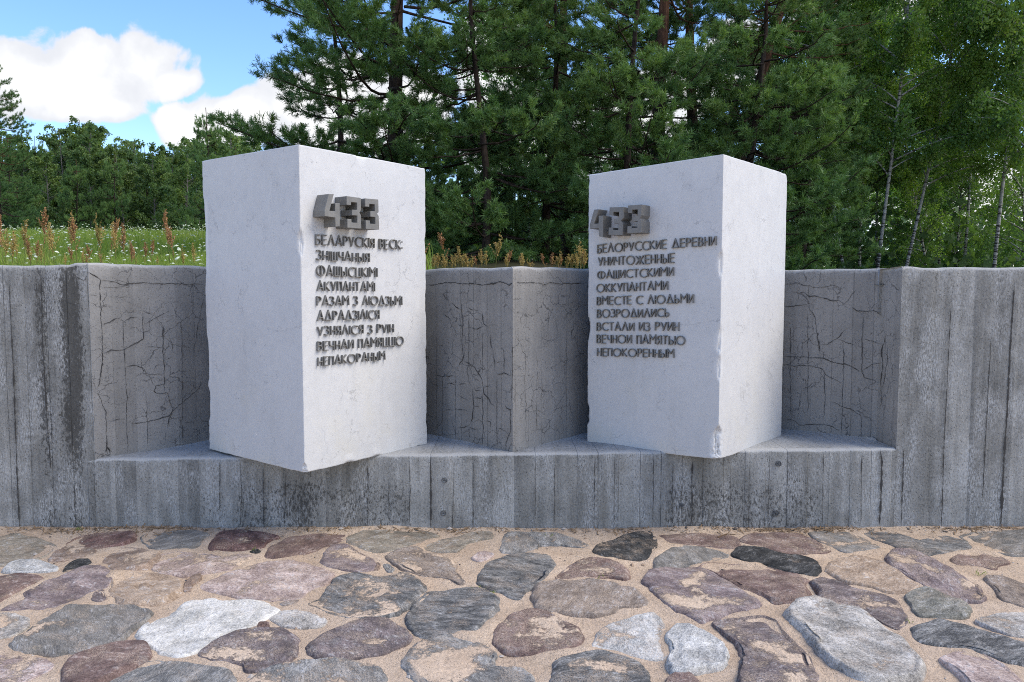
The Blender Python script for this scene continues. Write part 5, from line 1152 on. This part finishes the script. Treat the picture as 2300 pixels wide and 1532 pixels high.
def pine(seed, H, r0, zb, spread, dens=1.0, N=13, conic=0.75, gap=0.0, bare=0.0, wid=0.0100, lean=0.0):
    rs = np.random.RandomState(seed)
    zs = np.linspace(-0.3, H, 26); t = np.clip(zs / H, 0, 1)
    trunk = np.stack([0.12 * np.sin(t * 5 + seed) + lean * t**1.6 + 0.10 * fbm(np.stack([t * 4, t * 0 + seed, t * 0], 1), 3, seed), 0.12 * np.cos(t * 4 + seed * 2), zs], 1)
    WV, WF = tube(trunk, r0 * (1 - 0.86 * t) + 0.01, 10); WV, WF, wn = [WV], [WF], len(WV)
    pos, dr, tn = [], [], []
    def wood(P, R, k=4):
        nonlocal wn
        v, f = tube(P, R, k); WV.append(v); WF.append(f + wn); wn += len(v)
    z = zb
    while z < H - 0.3:
        tt = z / H
        for b in range(rs.randint(3, 6)):
            if rs.rand() < gap: continue
            az = rs.uniform(0, 2 * np.pi)
            L = spread * (1 - tt)**conic * rs.uniform(.62, 1.12) * min(1, .60 + (z - zb) * .35) + .25
            zz = z + rs.uniform(-.12, .12)
            base = np.array([np.interp(zz, zs, trunk[:, k]) for k in range(3)])
            el = math.radians(rs.uniform(-8, 14) + 20 * max(0, tt - .45))
            s = np.linspace(0, 1, 9)
            h = np.array([math.cos(az), math.sin(az), 0]); sd = np.array([-h[1], h[0], 0])
            crv = rs.uniform(-.10, .22); wob = rs.normal(0, .05 * L, 2)
            P = base + (s * L)[:, None] * (h * math.cos(el)) + (s * L * math.sin(el) - L * .10 * np.sin(s * 3.1) + L * crv * s**2)[:, None] * np.array([0, 0, 1]) + (np.sin(s * 4 + seed) * wob[0] + s**2 * wob[1])[:, None] * sd
            P[:, 2] += 0.03 * rs.normal(0, 1, 9) * s
            wood(P, (0.006 + 0.008 * L) * (1 - .85 * s) + .003, 5)
            if rs.rand() < bare: continue
            bt = np.clip(rs.uniform(.25, .62) + 0.18 * (tt - .3), 0, 1)  # upper boughs tinted brighter, light from above put into the colour
            ss = 0.30 if L > 1.2 else .12
            side = 1
            while ss < 1.0:
                side = -side
                b0 = np.array([np.interp(ss, s, P[:, k]) for k in range(3)]); bd = unit(P[min(8, int(ss * 8) + 1)] - P[int(ss * 8)])
                sl = (L * .40 * (1.05 - ss) + .22) * rs.uniform(.7, 1.25)
                an = math.radians(rs.uniform(32, 62)) * side
                d0 = unit(bd * math.cos(an) + np.cross([0, 0, 1], bd) * math.sin(an) + np.array([0, 0, rs.uniform(-.10, .32)]))
                q = np.linspace(0, 1, 5)
                Q = b0 + d0 * (q * sl)[:, None] + np.array([0, 0, 1]) * (sl * rs.uniform(.02, .26) * q**2)[:, None]
                wood(Q, .0045 * (1 - .7 * q), 3)
                m = max(3, int(sl / .042 * dens))
                for w in range(m):
                    f = max(rs.uniform(.25, 1.0), rs.uniform(.25, 1.0))
                    c0 = b0 + (Q[-1] - b0) * f; c0[2] = np.interp(f, q, Q[:, 2])
                    dd = unit(d0 + rs.normal(0, .55, 3) + np.array([0, 0, .40]))
                    ln = rs.uniform(.05, .17)
                    pos.append(c0 + dd * ln); dr.append(dd); tn.append(bt + rs.normal(0, .07) + .16 * (f - .6))  # outer shoots brighter: new growth plus light painted into the tint
                pos.append(Q[-1]); dr.append(unit(d0 + [0, 0, .45])); tn.append(bt + .14)
                ss += rs.uniform(.085, .15) / max(L, .9) * 1.25
            pos.append(P[-1]); dr.append(unit(P[-1] - P[-2] + [0, 0, .02])); tn.append(bt + .1)
        z += rs.uniform(.34, .54)
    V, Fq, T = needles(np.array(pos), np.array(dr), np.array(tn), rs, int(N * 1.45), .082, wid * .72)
    return (np.concatenate(WV), np.concatenate(WF)), (V, Fq, T)

def birch(seed, H, r0, zb, spread, nleaf, ls, multi=0, bend=0.0, weep=1.0):
    rs = np.random.RandomState(seed)
    zs = np.linspace(-0.3, H, 22); t = np.clip(zs / H, 0, 1)
    trunk = np.stack([bend * t**2 + 0.10 * np.sin(t * 5 + seed), 0.10 * np.cos(t * 4 + seed * 2), zs], 1)
    v, f = tube(trunk, r0 * (1 - .88 * t) + .006, 8); WV, WF, wn = [v], [f], len(v)
    def wood(P, R, k=4):
        nonlocal wn
        v, f = tube(P, R, k); WV.append(v); WF.append(f + wn); wn += len(v)
    pts, tin = [], []
    z = zb
    while z < H - .2:
        tt = (z - zb) / (H - zb)
        az = rs.uniform(0, 6.283); L = spread * (math.sin(min(.97, tt * .74 + .23) * math.pi)**.75 * .9 + .08) * rs.uniform(.6, 1.15)
        base = np.array([np.interp(z, zs, trunk[:, k]) for k in range(3)])
        el = math.radians(rs.uniform(28, 58)); h = np.array([math.cos(az), math.sin(az), 0])
        s = np.linspace(0, 1, 8)
        P = base + h * (s * L * math.cos(el))[:, None] + np.array([0, 0, 1]) * (L * math.sin(el) * (s - .42 * weep * s**2.4))[:, None]
        wood(P, (.006 + .009 * L) * (1 - .85 * s) + .002, 4)
        bt = rs.uniform(.2, .68) + .15 * tt
        for k in range(max(3, int(L * 8))):
            f = rs.uniform(.22, 1); c0 = np.array([np.interp(f, s, P[:, j]) for j in range(3)])
            d0 = unit(h + rs.normal(0, .8, 3)); tl = rs.uniform(.25, .8) * (.6 + .5 * L / spread)
            q = np.linspace(0, 1, 6)
            Q = c0 + d0 * (q * tl * .6)[:, None] - np.array([0, 0, 1]) * (q**1.6 * tl * .75 * weep)[:, None]
            if k % 2 == 0: wood(Q[::2], .003, 3)
            m = 12
            ff = rs.uniform(.1, 1, m)
            pts.append(np.stack([np.interp(ff, q, Q[:, j]) for j in range(3)], 1) + rs.normal(0, .045, (m, 3))); tin.append(np.full(m, bt + rs.normal(0, .08)))
        z += rs.uniform(.10, .24) * H / 12
    pts, tin = np.concatenate(pts), np.concatenate(tin)
    if len(pts) > nleaf: k = rs.choice(len(pts), nleaf, False); pts, tin = pts[k], tin[k]
    elif len(pts) < nleaf:
        k = rs.choice(len(pts), nleaf - len(pts)); pts, tin = np.concatenate([pts, pts[k] + rs.normal(0, .09, (len(k), 3))]), np.concatenate([tin, tin[k]])
    n = len(pts)
    a = unit(rs.normal(0, 1, (n, 3)) + np.array([0, 0, -.6])); b = unit(np.cross(a, rs.normal(0, 1, (n, 3)) + np.array([0, 0, .0])))
    s = ls * rs.uniform(.6, 1.25, (n, 1))
    V = np.stack([pts - a * s * .62, pts + b * s * .42 - a * s * .05, pts + a * s * .62, pts - b * s * .42 - a * s * .05], 1).reshape(-1, 3)
    return (np.concatenate(WV), np.concatenate(WF)), (V, np.arange(n * 4).reshape(-1, 4), np.clip(tin + rs.normal(0, .10, n), 0, 1))

def tree_proto(name, data, bark, leaf):
    (wv, wf), (lv, lf, lt) = data
    e = empty(name)
    build("trunk", wv, wf, bark, e, True)
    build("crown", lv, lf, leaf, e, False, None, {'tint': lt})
    return e
used = set()
def place(proto, px, D, rot=0.0, tilt=(0, 0), scale=1.0, label=None, cat="tree", group=None, dz=0.0):
    x = (px - 1150) / F_PX * D
    z = float(gz(np.array([x]), np.array([D]))[0]) + dz
    if proto.name in used: o = dup(proto, (x, D, z), (0, 0, 0), scale)
    else: used.add(proto.name); o = proto; o.location = (x, D, z); o.scale = scale if hasattr(scale, '__len__') else (scale,) * 3
    o.rotation_euler = (Matrix.Rotation(tilt[1], 3, 'X') @ Matrix.Rotation(tilt[0], 3, 'Y') @ Matrix.Rotation(rot, 3, 'Z')).to_euler()
    tag(o, label, cat, group)
    return o

# ------------------------------------------------------------------ the trees
PINE_A = tree_proto("pine_tree", pine(5, 11.5, .17, .4, 3.7, 1.45, 12, .55), M_PBARK, M_NEEDLE)
PINE_B = tree_proto("pine_tree", pine(12, 12.5, .18, 1.6, 3.3, 1.3, 12, .5, .20, .05), M_PBARK, M_NEEDLE)
PINE_C = tree_proto("pine_tree", pine(23, 5.6, .07, .2, 2.2, 1.6, 13, .7), M_PBARK, M_NEEDLE)
PINE_D = tree_proto("pine_tree", pine(31, 11.0, .17, 2.6, 3.0, .9, 12, .5, .15, .12, .0100, 2.2), M_PBARK, M_NEEDLE)
BIRCH_A = tree_proto("birch_tree", birch(3, 12.5, .042, 2.9, 2.6, 36000, .068), M_BBARK, M_BIRCH)
BIRCH_B = tree_proto("birch_tree", birch(8, 13.5, .045, 3.1, 2.8, 38000, .068, 0, .7), M_BBARK, M_BIRCH)
BIRCH_C = tree_proto("birch_tree", birch(14, 7.5, .035, .8, 1.8, 13000, .062, 0, -.3), M_BBARK, M_BIRCH)
FAR_A = tree_proto("leafy_tree", birch(41, 13.0, .10, .8, 3.3, 26000, .135, 0, .4, .8), M_DBARK, M_FARLEAF)
FAR_B = tree_proto("leafy_tree", birch(47, 12.0, .10, .5, 2.9, 26000, .135, 0, -.3, .6), M_DBARK, M_FARLEAF)

def R(a): return math.radians(a)
GP = "pines behind the marble blocks"
place(PINE_A, 893, 15.0, R(ROT), (0, 0), 1.0, "big dark pine whose boughs reach out over the sky behind the left block", "pine", GP)
place(PINE_B, 1478, 17.0, R(70), (R(1), 0), 1.0, "tall pine with a reddish trunk rising behind the left edge of the right block", "pine", GP)
place(PINE_B, 1565, 19.5, R(200), (R(-2), 0), .98, "pine with a dark straight trunk just right of the reddish trunked pine", "pine", GP)
place(PINE_D, 1600, 18.0, R(0), (R(4), 0), 1.0, "leaning pine whose dark crooked limb shows against the sky above the right block", "pine", GP)
place(PINE_C, 1075, 13.4, R(140), (0, 0), 1.0, "young bushy pine between the two blocks, left of the gap's middle", "pine", GP)
place(PINE_C, 1235, 15.2, R(20), (0, 0), 1.12, "young bushy pine between the two blocks, near the right block", "pine", GP)
place(PINE_C, 1420, 14.0, R(250), (0, 0), 1.1, "young pine hidden to its upper boughs behind the right block", "pine", GP)
place(PINE_C, 1690, 15.5, R(300), (0, 0), 1.20, "young bushy pine above the right corner of the right block", "pine", GP)
place(PINE_C, 1800, 18.5, R(30), (0, 0), .95, "dark young pine standing at the left end of the birch grove", "pine", GP)
place(PINE_C, 760, 16.0, R(80), (0, 0), 1.1, "young pine showing under the boughs of the big dark pine", "pine", GP)
place(PINE_B, 1270, 20.5, R(190), (0, 0), .95, "pine standing behind the gap between the two blocks", "pine", GP)
place(PINE_B, 1800, 24.0, R(280), (0, 0), .95, "dark pine with dense boughs where the pines meet the birches", "pine", GP)
place(PINE_B, 1720, 23.0, R(120), (R(2), 0), 1.05, "thin crowned pine above the right block, behind the leaning pine", "pine", GP)
GB = "birches of the grove behind the right block"
place(BIRCH_A, 1200, 24.0, R(40), (R(-3), 0), 1.0, "leafy birch with small leaves showing sky above the gap between the blocks", "birch", GB)
place(BIRCH_A, 1904, 21.5, R(0), (R(-9.5), 0), .95, "slender birch whose white stem leans to the left beside the right block", "birch", GB)
place(BIRCH_B, 1924, 24.0, R(90), (R(0), 0), 1.0, "straight thin birch next to the left leaning one", "birch", GB)
place(BIRCH_B, 1976, 21.0, R(200), (R(4), 0), 1.0, "birch with the brightest white foot, leaning slightly right", "birch", GB)
place(BIRCH_A, 2026, 21.5, R(130), (R(9.0), 0), 1.02, "birch with a long white trunk leaning clearly to the right", "birch", GB)
place(BIRCH_C, 2072, 24.5, R(10), (R(-6), 0), .9, "small thin birch between the right leaning birch and the dark hollow", "birch", GB)
place(BIRCH_B, 1962, 26.0, R(310), (R(-1), 0), 1.05, "grey stemmed birch half hidden behind the bright footed one", "birch", GB)
place(BIRCH_A, 2236, 20.5, R(60), (R(3), 0), 1.05, "birch with bright green drooping leaves near the right frame edge", "birch", GB)
place(BIRCH_B, 2330, 18.5, R(150), (R(-2), 0), 1.0, "yellowish green birch cut by the right frame edge", "birch", GB)
place(BIRCH_A, 2150, 25.0, R(220), (R(2), 0), 1.1, "tall birch above the dark hollow, left of the bright green one", "birch", GB)
place(BIRCH_C, 1830, 23.5, R(100), (R(-4), 0), .95, "low young birch with fine twigs just right of the right block", "birch", GB)
place(BIRCH_C, 2150, 25.5, R(250), (0, 0), 1.0, "low shaded birch filling the dark hollow", "birch", GB)
place(BIRCH_C, 2290, 22.0, R(330), (0, 0), 1.0, "low shaded birch at the right frame edge", "birch", GB)
rsx = np.random.RandomState(77)
# deeper rows of the wood on the right and behind the pines
for i in range(21):
    D = 28 + 5.0 * (i % 5) + rsx.uniform(-1.5, 1.5)
    px = 1020 + i * 55 + rsx.uniform(-30, 30)
    pr = (BIRCH_A, BIRCH_C, BIRCH_B, BIRCH_A, FAR_A, BIRCH_C)[rsx.randint(6)] if px > 1760 else (BIRCH_C, PINE_C)[rsx.randint(2)]
    place(pr, px, D, rsx.uniform(0, 6.28), (rsx.normal(0, .04), 0), rsx.uniform(.9, 1.15), "dim tree deep in the wood behind the front pines and birches", "tree", "dim trees deep in the wood")
# shaded undergrowth closing the view between the trunks
def undergrowth():
    rs = np.random.RandomState(55); n = 52000
    y = rs.uniform(24, 60, n); x = rs.uniform(-.18, .78, n) * y
    cl = fbm(np.stack([x * .35, y * .35, x * 0], 1), 3, 61)
    z = gz(x, y) + np.abs(rs.normal(0, 1.9 + 1.8 * np.clip(cl, 0, 1), n)); P = np.stack([x, y, z], 1)
    a = unit(rs.normal(0, 1, (n, 3)) - [0, 0, .5]); b = unit(np.cross(a, rs.normal(0, 1, (n, 3)))); s = rs.uniform(.09, .20, (n, 1))
    V = np.stack([P - a * s, P + b * s * .7, P + a * s, P - b * s * .7], 1).reshape(-1, 3)
    return build("undergrowth", V, np.arange(n * 4).reshape(-1, 4), M_FARLEAF, None, False, None, {'tint': np.clip(.25 + cl + rs.normal(0, .1, n), 0, 1)})
tag(undergrowth(), "dim leafy undergrowth on the floor of the wood behind the wall", None, None, 'stuff')
# the wood carries on past both edges of the picture
for i in range(9):
    place((BIRCH_B, FAR_A, PINE_B, BIRCH_A, FAR_B)[i % 5], 2560 + i * 150 + rsx.uniform(-40, 40), 27 + 4 * (i % 3), rsx.uniform(0, 6.28), (rsx.normal(0, .04), 0), rsx.uniform(.9, 1.1), "dim tree deep in the wood behind the front pines and birches", "tree", "dim trees deep in the wood")
for i in range(12):
    place((FAR_A, FAR_B, PINE_C)[i % 3], -190 - i * 75, 80 + 7 * (i % 2), rsx.uniform(0, 6.28), (0, 0), (1.1, 1.1, 1.0) if i % 3 < 2 else (1.4, 1.4, 2.2), "tree in the crowded back of the far wood beyond the meadow", "tree", "leafy trees of the wood beyond the meadow")
# the far wood beyond the meadow, on the left
GF = "leafy trees of the wood beyond the meadow"
FARL = [(120, 74, 0), (205, 70, 1), (285, 76, 0), (352, 72, 1), (425, 66, 0), (60, 78, 1), (165, 82, 1), (245, 84, 0), (320, 86, 1), (390, 82, 0), (455, 80, 1), (520, 84, 0), (-40, 82, 0), (575, 90, 1), (20, 92, 0), (100, 94, 1), (200, 95, 0), (300, 97, 1), (400, 96, 0), (490, 98, 1), (-110, 90, 1)] + [(q_, 104 + (q_ % 3) * 4, (q_ // 10) % 2) for q_ in range(-60, 640, 34)]
NAMES = {120: "leafy tree of the far wood left of a thin pale trunk, behind the meadow", 205: "rounded dark tree in the middle of the far wood's front row", 285: "birch like tree with forked pale limbs in the far wood", 352: "tree of the far wood beside a dark gap with a white trunk", 425: "bright leafy tree of the far wood next to the left block", 60: "leafy tree of the far wood next to the pine at the left edge"}
for px, D, k in FARL:
    top = (318 if D < 100 else 326) + 22 * math.sin(px * .021) + rsx.uniform(-22, 22) + 14 * (px > 250) - 12 * (px < 90)
    x = (px - 1150) / F_PX * D; z0 = float(gz(np.array([x]), np.array([D]))[0]); Hn = EYE + (656 - top) / F_PX * D - z0
    place((FAR_A, FAR_B)[k], px, D, rsx.uniform(0, 6.28), (rsx.normal(0, .02), 0), (1.05 * Hn / 12.0, 1.05 * Hn / 12.0, Hn / (13.0, 12.0)[k]), NAMES.get(px, "tree in the crowded back of the far wood beyond the meadow"), "tree", GF)
GC = "pointed conifers standing in the far wood"
for px, D, w_, top in ((30, 70, .8, 318), (92, 78, .7, 312), (228, 79, .7, 326), (268, 69, .75, 352), (338, 79, .7, 330), (372, 75, .8, 345), (415, 88, .7, 322), (142, 88, .75, 310), (180, 68, .8, 362)):
    x = (px - 1150) / F_PX * D; z0 = float(gz(np.array([x]), np.array([D]))[0]); Hn = EYE + (656 - top) / F_PX * D - z0
    place(PINE_C, px, D, rsx.uniform(0, 6.28), (0, 0), (w_ * 1.5, w_ * 1.5, Hn / 5.6), "dark pointed conifer among the leafy trees of the far wood", "pine", GC)
for px, D in ((75, 76), (160, 72), (320, 74), (385, 70), (250, 71)):
    x = (px - 1150) / F_PX * D; z0 = float(gz(np.array([x]), np.array([D]))[0])
    place((FAR_B, FAR_A)[px % 2], px, D, rsx.uniform(0, 6.28), (0, 0), rsx.uniform(.45, .6), "low undergrowth tree along the dark edge of the far wood", "tree", "low trees at the edge of the far wood")
place(PINE_A, 8, 47, R(50), (0, 0), (.8, .8, 1.06), "dark pine at the left frame edge with a bough tip against the clouds", "pine", "pines at the edges of the far wood")
place(PINE_C, 55, 52, R(150), (0, 0), 1.0, "low spreading pine beside the left frame edge, above the meadow", "pine", "pines at the edges of the far wood")
place(PINE_C, 472, 62, R(10), (0, 0), (1.25, 1.25, 2.45), "pointed pine rising above the far wood beside the left block", "pine", "pines at the edges of the far wood")
place(PINE_C, 540, 64, R(190), (0, 0), (1.2, 1.2, 1.95), "pine top peeping over the upper left edge of the left block", "pine", "pines at the edges of the far wood")
for p_ in (PINE_A, PINE_B, PINE_C, PINE_D, BIRCH_A, BIRCH_B, BIRCH_C, FAR_A, FAR_B): assert p_.name in used

# ------------------------------------------------------------------ meadow: grass, white umbels, sorrel
def grass():
    rs = np.random.RandomState(3)
    n = 110000
    y = 5.4 + 30 * rs.rand(n)**1.7; x = -rs.uniform(.10, .80, n) * y - rs.uniform(0, .5, n)
    ok = (y > wall_y(x) + .3); x, y = x[ok], y[ok]
    xe = rs.uniform(-2.5, 7, 5000); ye = rs.uniform(5.3, 9, 5000); ok = ye > wall_y(xe) + .28
    fore = np.concatenate([np.zeros(len(x)), np.ones(ok.sum())]); x = np.concatenate([x, xe[ok]]); y = np.concatenate([y, ye[ok]])
    z = gz(x, y) - .02; n = len(x)
    h = (rs.uniform(.14, .40, n) * np.clip(.45 + (y - 5.4) / 9, .45, 1.15) * (1 + .5 * fbm(np.stack([x * .8, y * .8, x * 0], 1), 3, 5))) * np.where(fore > 0, .42, 1)
    a = rs.uniform(0, 6.28, n); w = rs.uniform(.0022, .0048, n) * (1 + y / 11)
    b = np.stack([x, y, z], 1); sd = np.stack([np.cos(a), np.sin(a), a * 0], 1); ln = np.stack([rs.normal(0, .22, n), rs.normal(0, .22, n), a * 0], 1)
    mid = b + ln * h[:, None] * .4 + np.array([0, 0, 1]) * (h * .6)[:, None]; tip = b + ln * h[:, None] * 1.1 + np.array([0, 0, 1]) * h[:, None]
    V = np.stack([b - sd * w[:, None], b + sd * w[:, None], mid + sd * w[:, None] * .8, mid - sd * w[:, None] * .8, tip], 1).reshape(-1, 3)
    o = np.arange(n)[:, None] * 5
    t = np.clip(.42 + .9 * fbm(np.stack([x * .9, y * .5, x * 0], 1), 4, 15) + rs.normal(0, .16, n), 0, 1)
    return build("meadow_grass", V, [o + np.array([[0, 1, 2, 3]]), o + np.array([[3, 2, 4]])], M_GRASS, None, False, None, {'tint': np.concatenate([t, t])})
tag(grass(), "tall green and straw coloured grass of the meadow behind the wall", None, None, 'stuff')

def umbels():
    rs = np.random.RandomState(6); V, F4, T = [], [], []
    n = 850
    y = 6.8 + 27 * rs.rand(n)**.6; x = -(.40 + .32 * rs.rand(n)) * y
    y2 = rs.uniform(20, 33, 420); x2 = -(.40 + .32 * rs.rand(420)) * y2
    y3 = rs.uniform(6.2, 13, 130); x3 = -(.38 + .34 * rs.rand(130)) * y3
    x, y = np.concatenate([x, x3, x2]), np.concatenate([y, y3, y2]); n = len(x)
    z = gz(x, y) + np.where(np.arange(n) < 980, rs.uniform(.24, .46, n) * np.clip(.55 + (y - 6) / 10, .55, 1.2), rs.uniform(.2, .42, n))
    o = 0
    for i in range(n):
        r = rs.uniform(.014, .032); k = 9; th = np.arange(k) / k * 6.283
        tl = rs.normal(0, .25, 2); rr = r * (0.8 + .35 * rs.rand(k))
        ring = np.stack([rr * np.cos(th), rr * np.sin(th), tl[0] * rr * np.cos(th) + tl[1] * rr * np.sin(th)], 1); low = ring * [.55, .55, 1] - [0, 0, r * .35]
        c = np.array([x[i], y[i], z[i]])
        V += [ring + c, low + c, np.array([[0, 0, .012]]) + c]
        a = np.arange(k); b = (a + 1) % k
        F4.append(np.concatenate([np.stack([a, b, np.full(k, 2 * k)], 1), np.stack([k + a, k + b, b], 1), np.stack([k + a, b, a], 1)]) + o); T.append(np.full(3 * k, rs.rand()))
        o += 2 * k + 1
    st = []
    return build("wildflowers", np.concatenate(V), np.concatenate(F4), M_UMBEL, None, False, None, {'tint': np.concatenate(T)})
tag(umbels(), "white flower umbels scattered over the meadow", None, None, 'stuff')

def sorrel_proto(seed, H, golden, full):
    rs = np.random.RandomState(seed)
    q = np.linspace(0, 1, 10); bx, by = rs.normal(0, .08, 2)
    ax = np.stack([bx * q**2 * H, by * q**2 * H, q * H], 1)
    sv, sf = tube(ax, .0045 * (1 - .6 * q) + .001, 5)
    SV, SF, n_ = [sv], [sf], len(sv)
    V, Fq, T = [], [], []
    for k in range(int(20 * full)):
        f = rs.uniform(.55, .98); c0 = np.array([np.interp(f, q, ax[:, j]) for j in range(3)])
        a = rs.uniform(0, 6.28); L = (.16 * (1.04 - f) / .45 + .03) * rs.uniform(.6, 1.1)
        d_ = np.array([math.cos(a) * .42, math.sin(a) * .42, 1.0]); d_ /= np.linalg.norm(d_)
        v, f_ = tube(np.array([c0, c0 + d_ * L]), [.002, .0008], 3); SV.append(v); SF.append(f_ + n_); n_ += len(v)
        m = int(28 * L / .16) + 5
        g_ = rs.rand(m); P = c0 + d_ * (g_ * L)[:, None] + rs.normal(0, .007, (m, 3))
        A, B = unit(rs.normal(0, 1, (m, 3))), rs.normal(0, 1, (m, 3)); B = unit(np.cross(A, B)); s = rs.uniform(.006, .0108, (m, 1))
        o = sum(len(x) for x in V)
        V.append(np.stack([P - A * s, P + B * s * .8, P + A * s, P - B * s * .8], 1).reshape(-1, 3)); Fq.append(np.arange(m * 4).reshape(-1, 4) + o)
        T.append(np.clip((.88 if golden else .30) + rs.normal(0, .14, m) + rs.normal(0, .08), 0, 1))
    e = empty("sorrel_stalk")
    st = build("stem", np.concatenate(SV), np.concatenate(SF), M_STEM, e, True, None, {'tint': np.full(sum(len(x) for x in SF), rs.rand())})
    build("seed_head", np.concatenate(V), np.concatenate(Fq), M_SORREL, e, False, None, {'tint': np.concatenate(T)})
    return e
SO = [sorrel_proto(1, .75, False, 1.0), sorrel_proto(2, .80, True, 1.2), sorrel_proto(3, .70, True, .8), sorrel_proto(4, .85, False, 1.3)]
sused = set()
def sorrel(k, px, top, D, label, group):
    x = (px - 1150) / F_PX * D; z0 = float(gz(np.array([x]), np.array([D]))[0]); zt = EYE + (656 - top) / F_PX * D
    s = max(.35, min(2.2, (zt - z0) / (.75, .80, .70, .85)[k])); w = min(s, 1.3) * (rss.uniform(1.1, 1.45) if px > 900 else rss.uniform(.65, .95))
    pr = SO[k]
    if k in sused: o = dup(pr, (x, D, z0))
    else: o = pr; sused.add(k)
    o.location = (x, D, z0); o.scale = (w, w, s); o.rotation_euler = (rss.normal(0, .05), rss.normal(0, .05), rss.uniform(0, 6.28))
    tag(o, label, "sorrel", group)
rss = np.random.RandomState(31)
G1, G2 = "sorrel stalks between the two blocks", "sorrel stalks in the meadow on the left"
sorrel(3, 388, 478, 8.5, "tall lone brown sorrel head standing against the dark wood near the left block", G2)
sorrel(3, 14, 488, 7.5, "broad pinkish brown sorrel head at the left frame edge", G2)
sorrel(0, 104, 476, 8.0, "tall brown sorrel stalk rising highest left of the meadow's middle", G2)
sorrel(2, 162, 486, 8.5, "pale tan sorrel head against the dark wood in the left third of the meadow", G2)
sorrel(3, 284, 505, 7.6, "dark red brown sorrel head rising out of the white flowers", G2)
extra = [(float(rss.uniform(-10, 455)), float(rss.uniform(535, 585))) for _ in range(3)]
for px, top in ((48, 520), (58, 496), (85, 545), (95, 550), (75, 540), (128, 510), (180, 498), (232, 492), (245, 492), (175, 556), (190, 562), (210, 552), (300, 548), (308, 540), (330, 548), (340, 545), (400, 520), (415, 560), (440, 548), (20, 520), (30, 530), (112, 505), (355, 580), (235, 560), (150, 570), (265, 505), *extra):
    sorrel(int(rss.randint(4)), px, top + rss.uniform(-3, 3), rss.uniform(6.4, 8.5), "rusty or straw coloured sorrel stalk among the grass and white flowers of the meadow", G2)
sorrel(0, 966, 512, 7.2, "tall pink brown sorrel stalk beside the right edge of the left block", G1)
sorrel(0, 1011, 528, 7.4, "thin reddish sorrel stalk with a sparse head, second tall one from the left block", G1)
sorrel(2, 1111, 532, 7.4, "tallest sparse tan sorrel stalk midway between the blocks", G1)
sorrel(2, 1305, 543, 7.2, "crooked bare sorrel stalk beside the left edge of the right block", G1)
for px, top, k in ((968, 578, 1), (985, 585, 1), (992, 578, 2), (1003, 580, 1), (1014, 578, 1), (1020, 580, 1), (1028, 556, 1), (1038, 580, 1), (1052, 586, 1), (1058, 578, 2), (1077, 578, 0), (1085, 562, 1), (1092, 565, 1), (1132, 565, 0), (1138, 582, 1), (1165, 570, 1), (1172, 571, 1), (1198, 596, 2), (1228, 573, 0), (1234, 586, 3), (1247, 567, 2), (1256, 598, 0), (1270, 590, 1), (1282, 578, 1), (1292, 583, 1), (1303, 570, 1), (1310, 562, 1), (1297, 577, 1), (1310, 580, 3), (975, 590, 1), (1045, 592, 1), (1288, 590, 1)):
    sorrel(k, px, top, rss.uniform(6.7, 7.5), "golden or rusty sorrel stalk rising just above the wall between the two blocks", G1)

# a few grass tufts rooted between the stones
def weeds():
    rs = np.random.RandomState(71); V, T = [], []
    for px, py, n in ((1078, 1328, 16), (1100, 1334, 10), (1805, 1345, 9), (1815, 1350, 6), (2045, 1402, 9), (570, 1240, 7), (1345, 1300, 7), (1228, 1208, 8), (2200, 1292, 8), (175, 1192, 9), (1590, 1330, 5), (905, 1250, 6)):
        c = at_z(px, py, .004)
        for k in range(n):
            b = c + np.array([rs.normal(0, .018), rs.normal(0, .010), 0]); L = rs.uniform(.012, .036); a = rs.uniform(0, 6.28); lean = np.array([math.cos(a), math.sin(a), 0]) * L * rs.uniform(.3, 1.1); w = np.array([-math.sin(a), math.cos(a), 0]) * .0018
            V += [b - w, b + w, b + lean * .6 + [0, 0, L * .7] + w * .6, b + lean + [0, 0, L * .85]]; T.append(rs.uniform(.1, .6))
    return build("weeds", np.array(V), np.arange(len(V)).reshape(-1, 4), M_GRASS, None, False, None, {'tint': T})
tag(weeds(), "tiny green grass tufts growing between the cobbles", None, None, 'stuff')
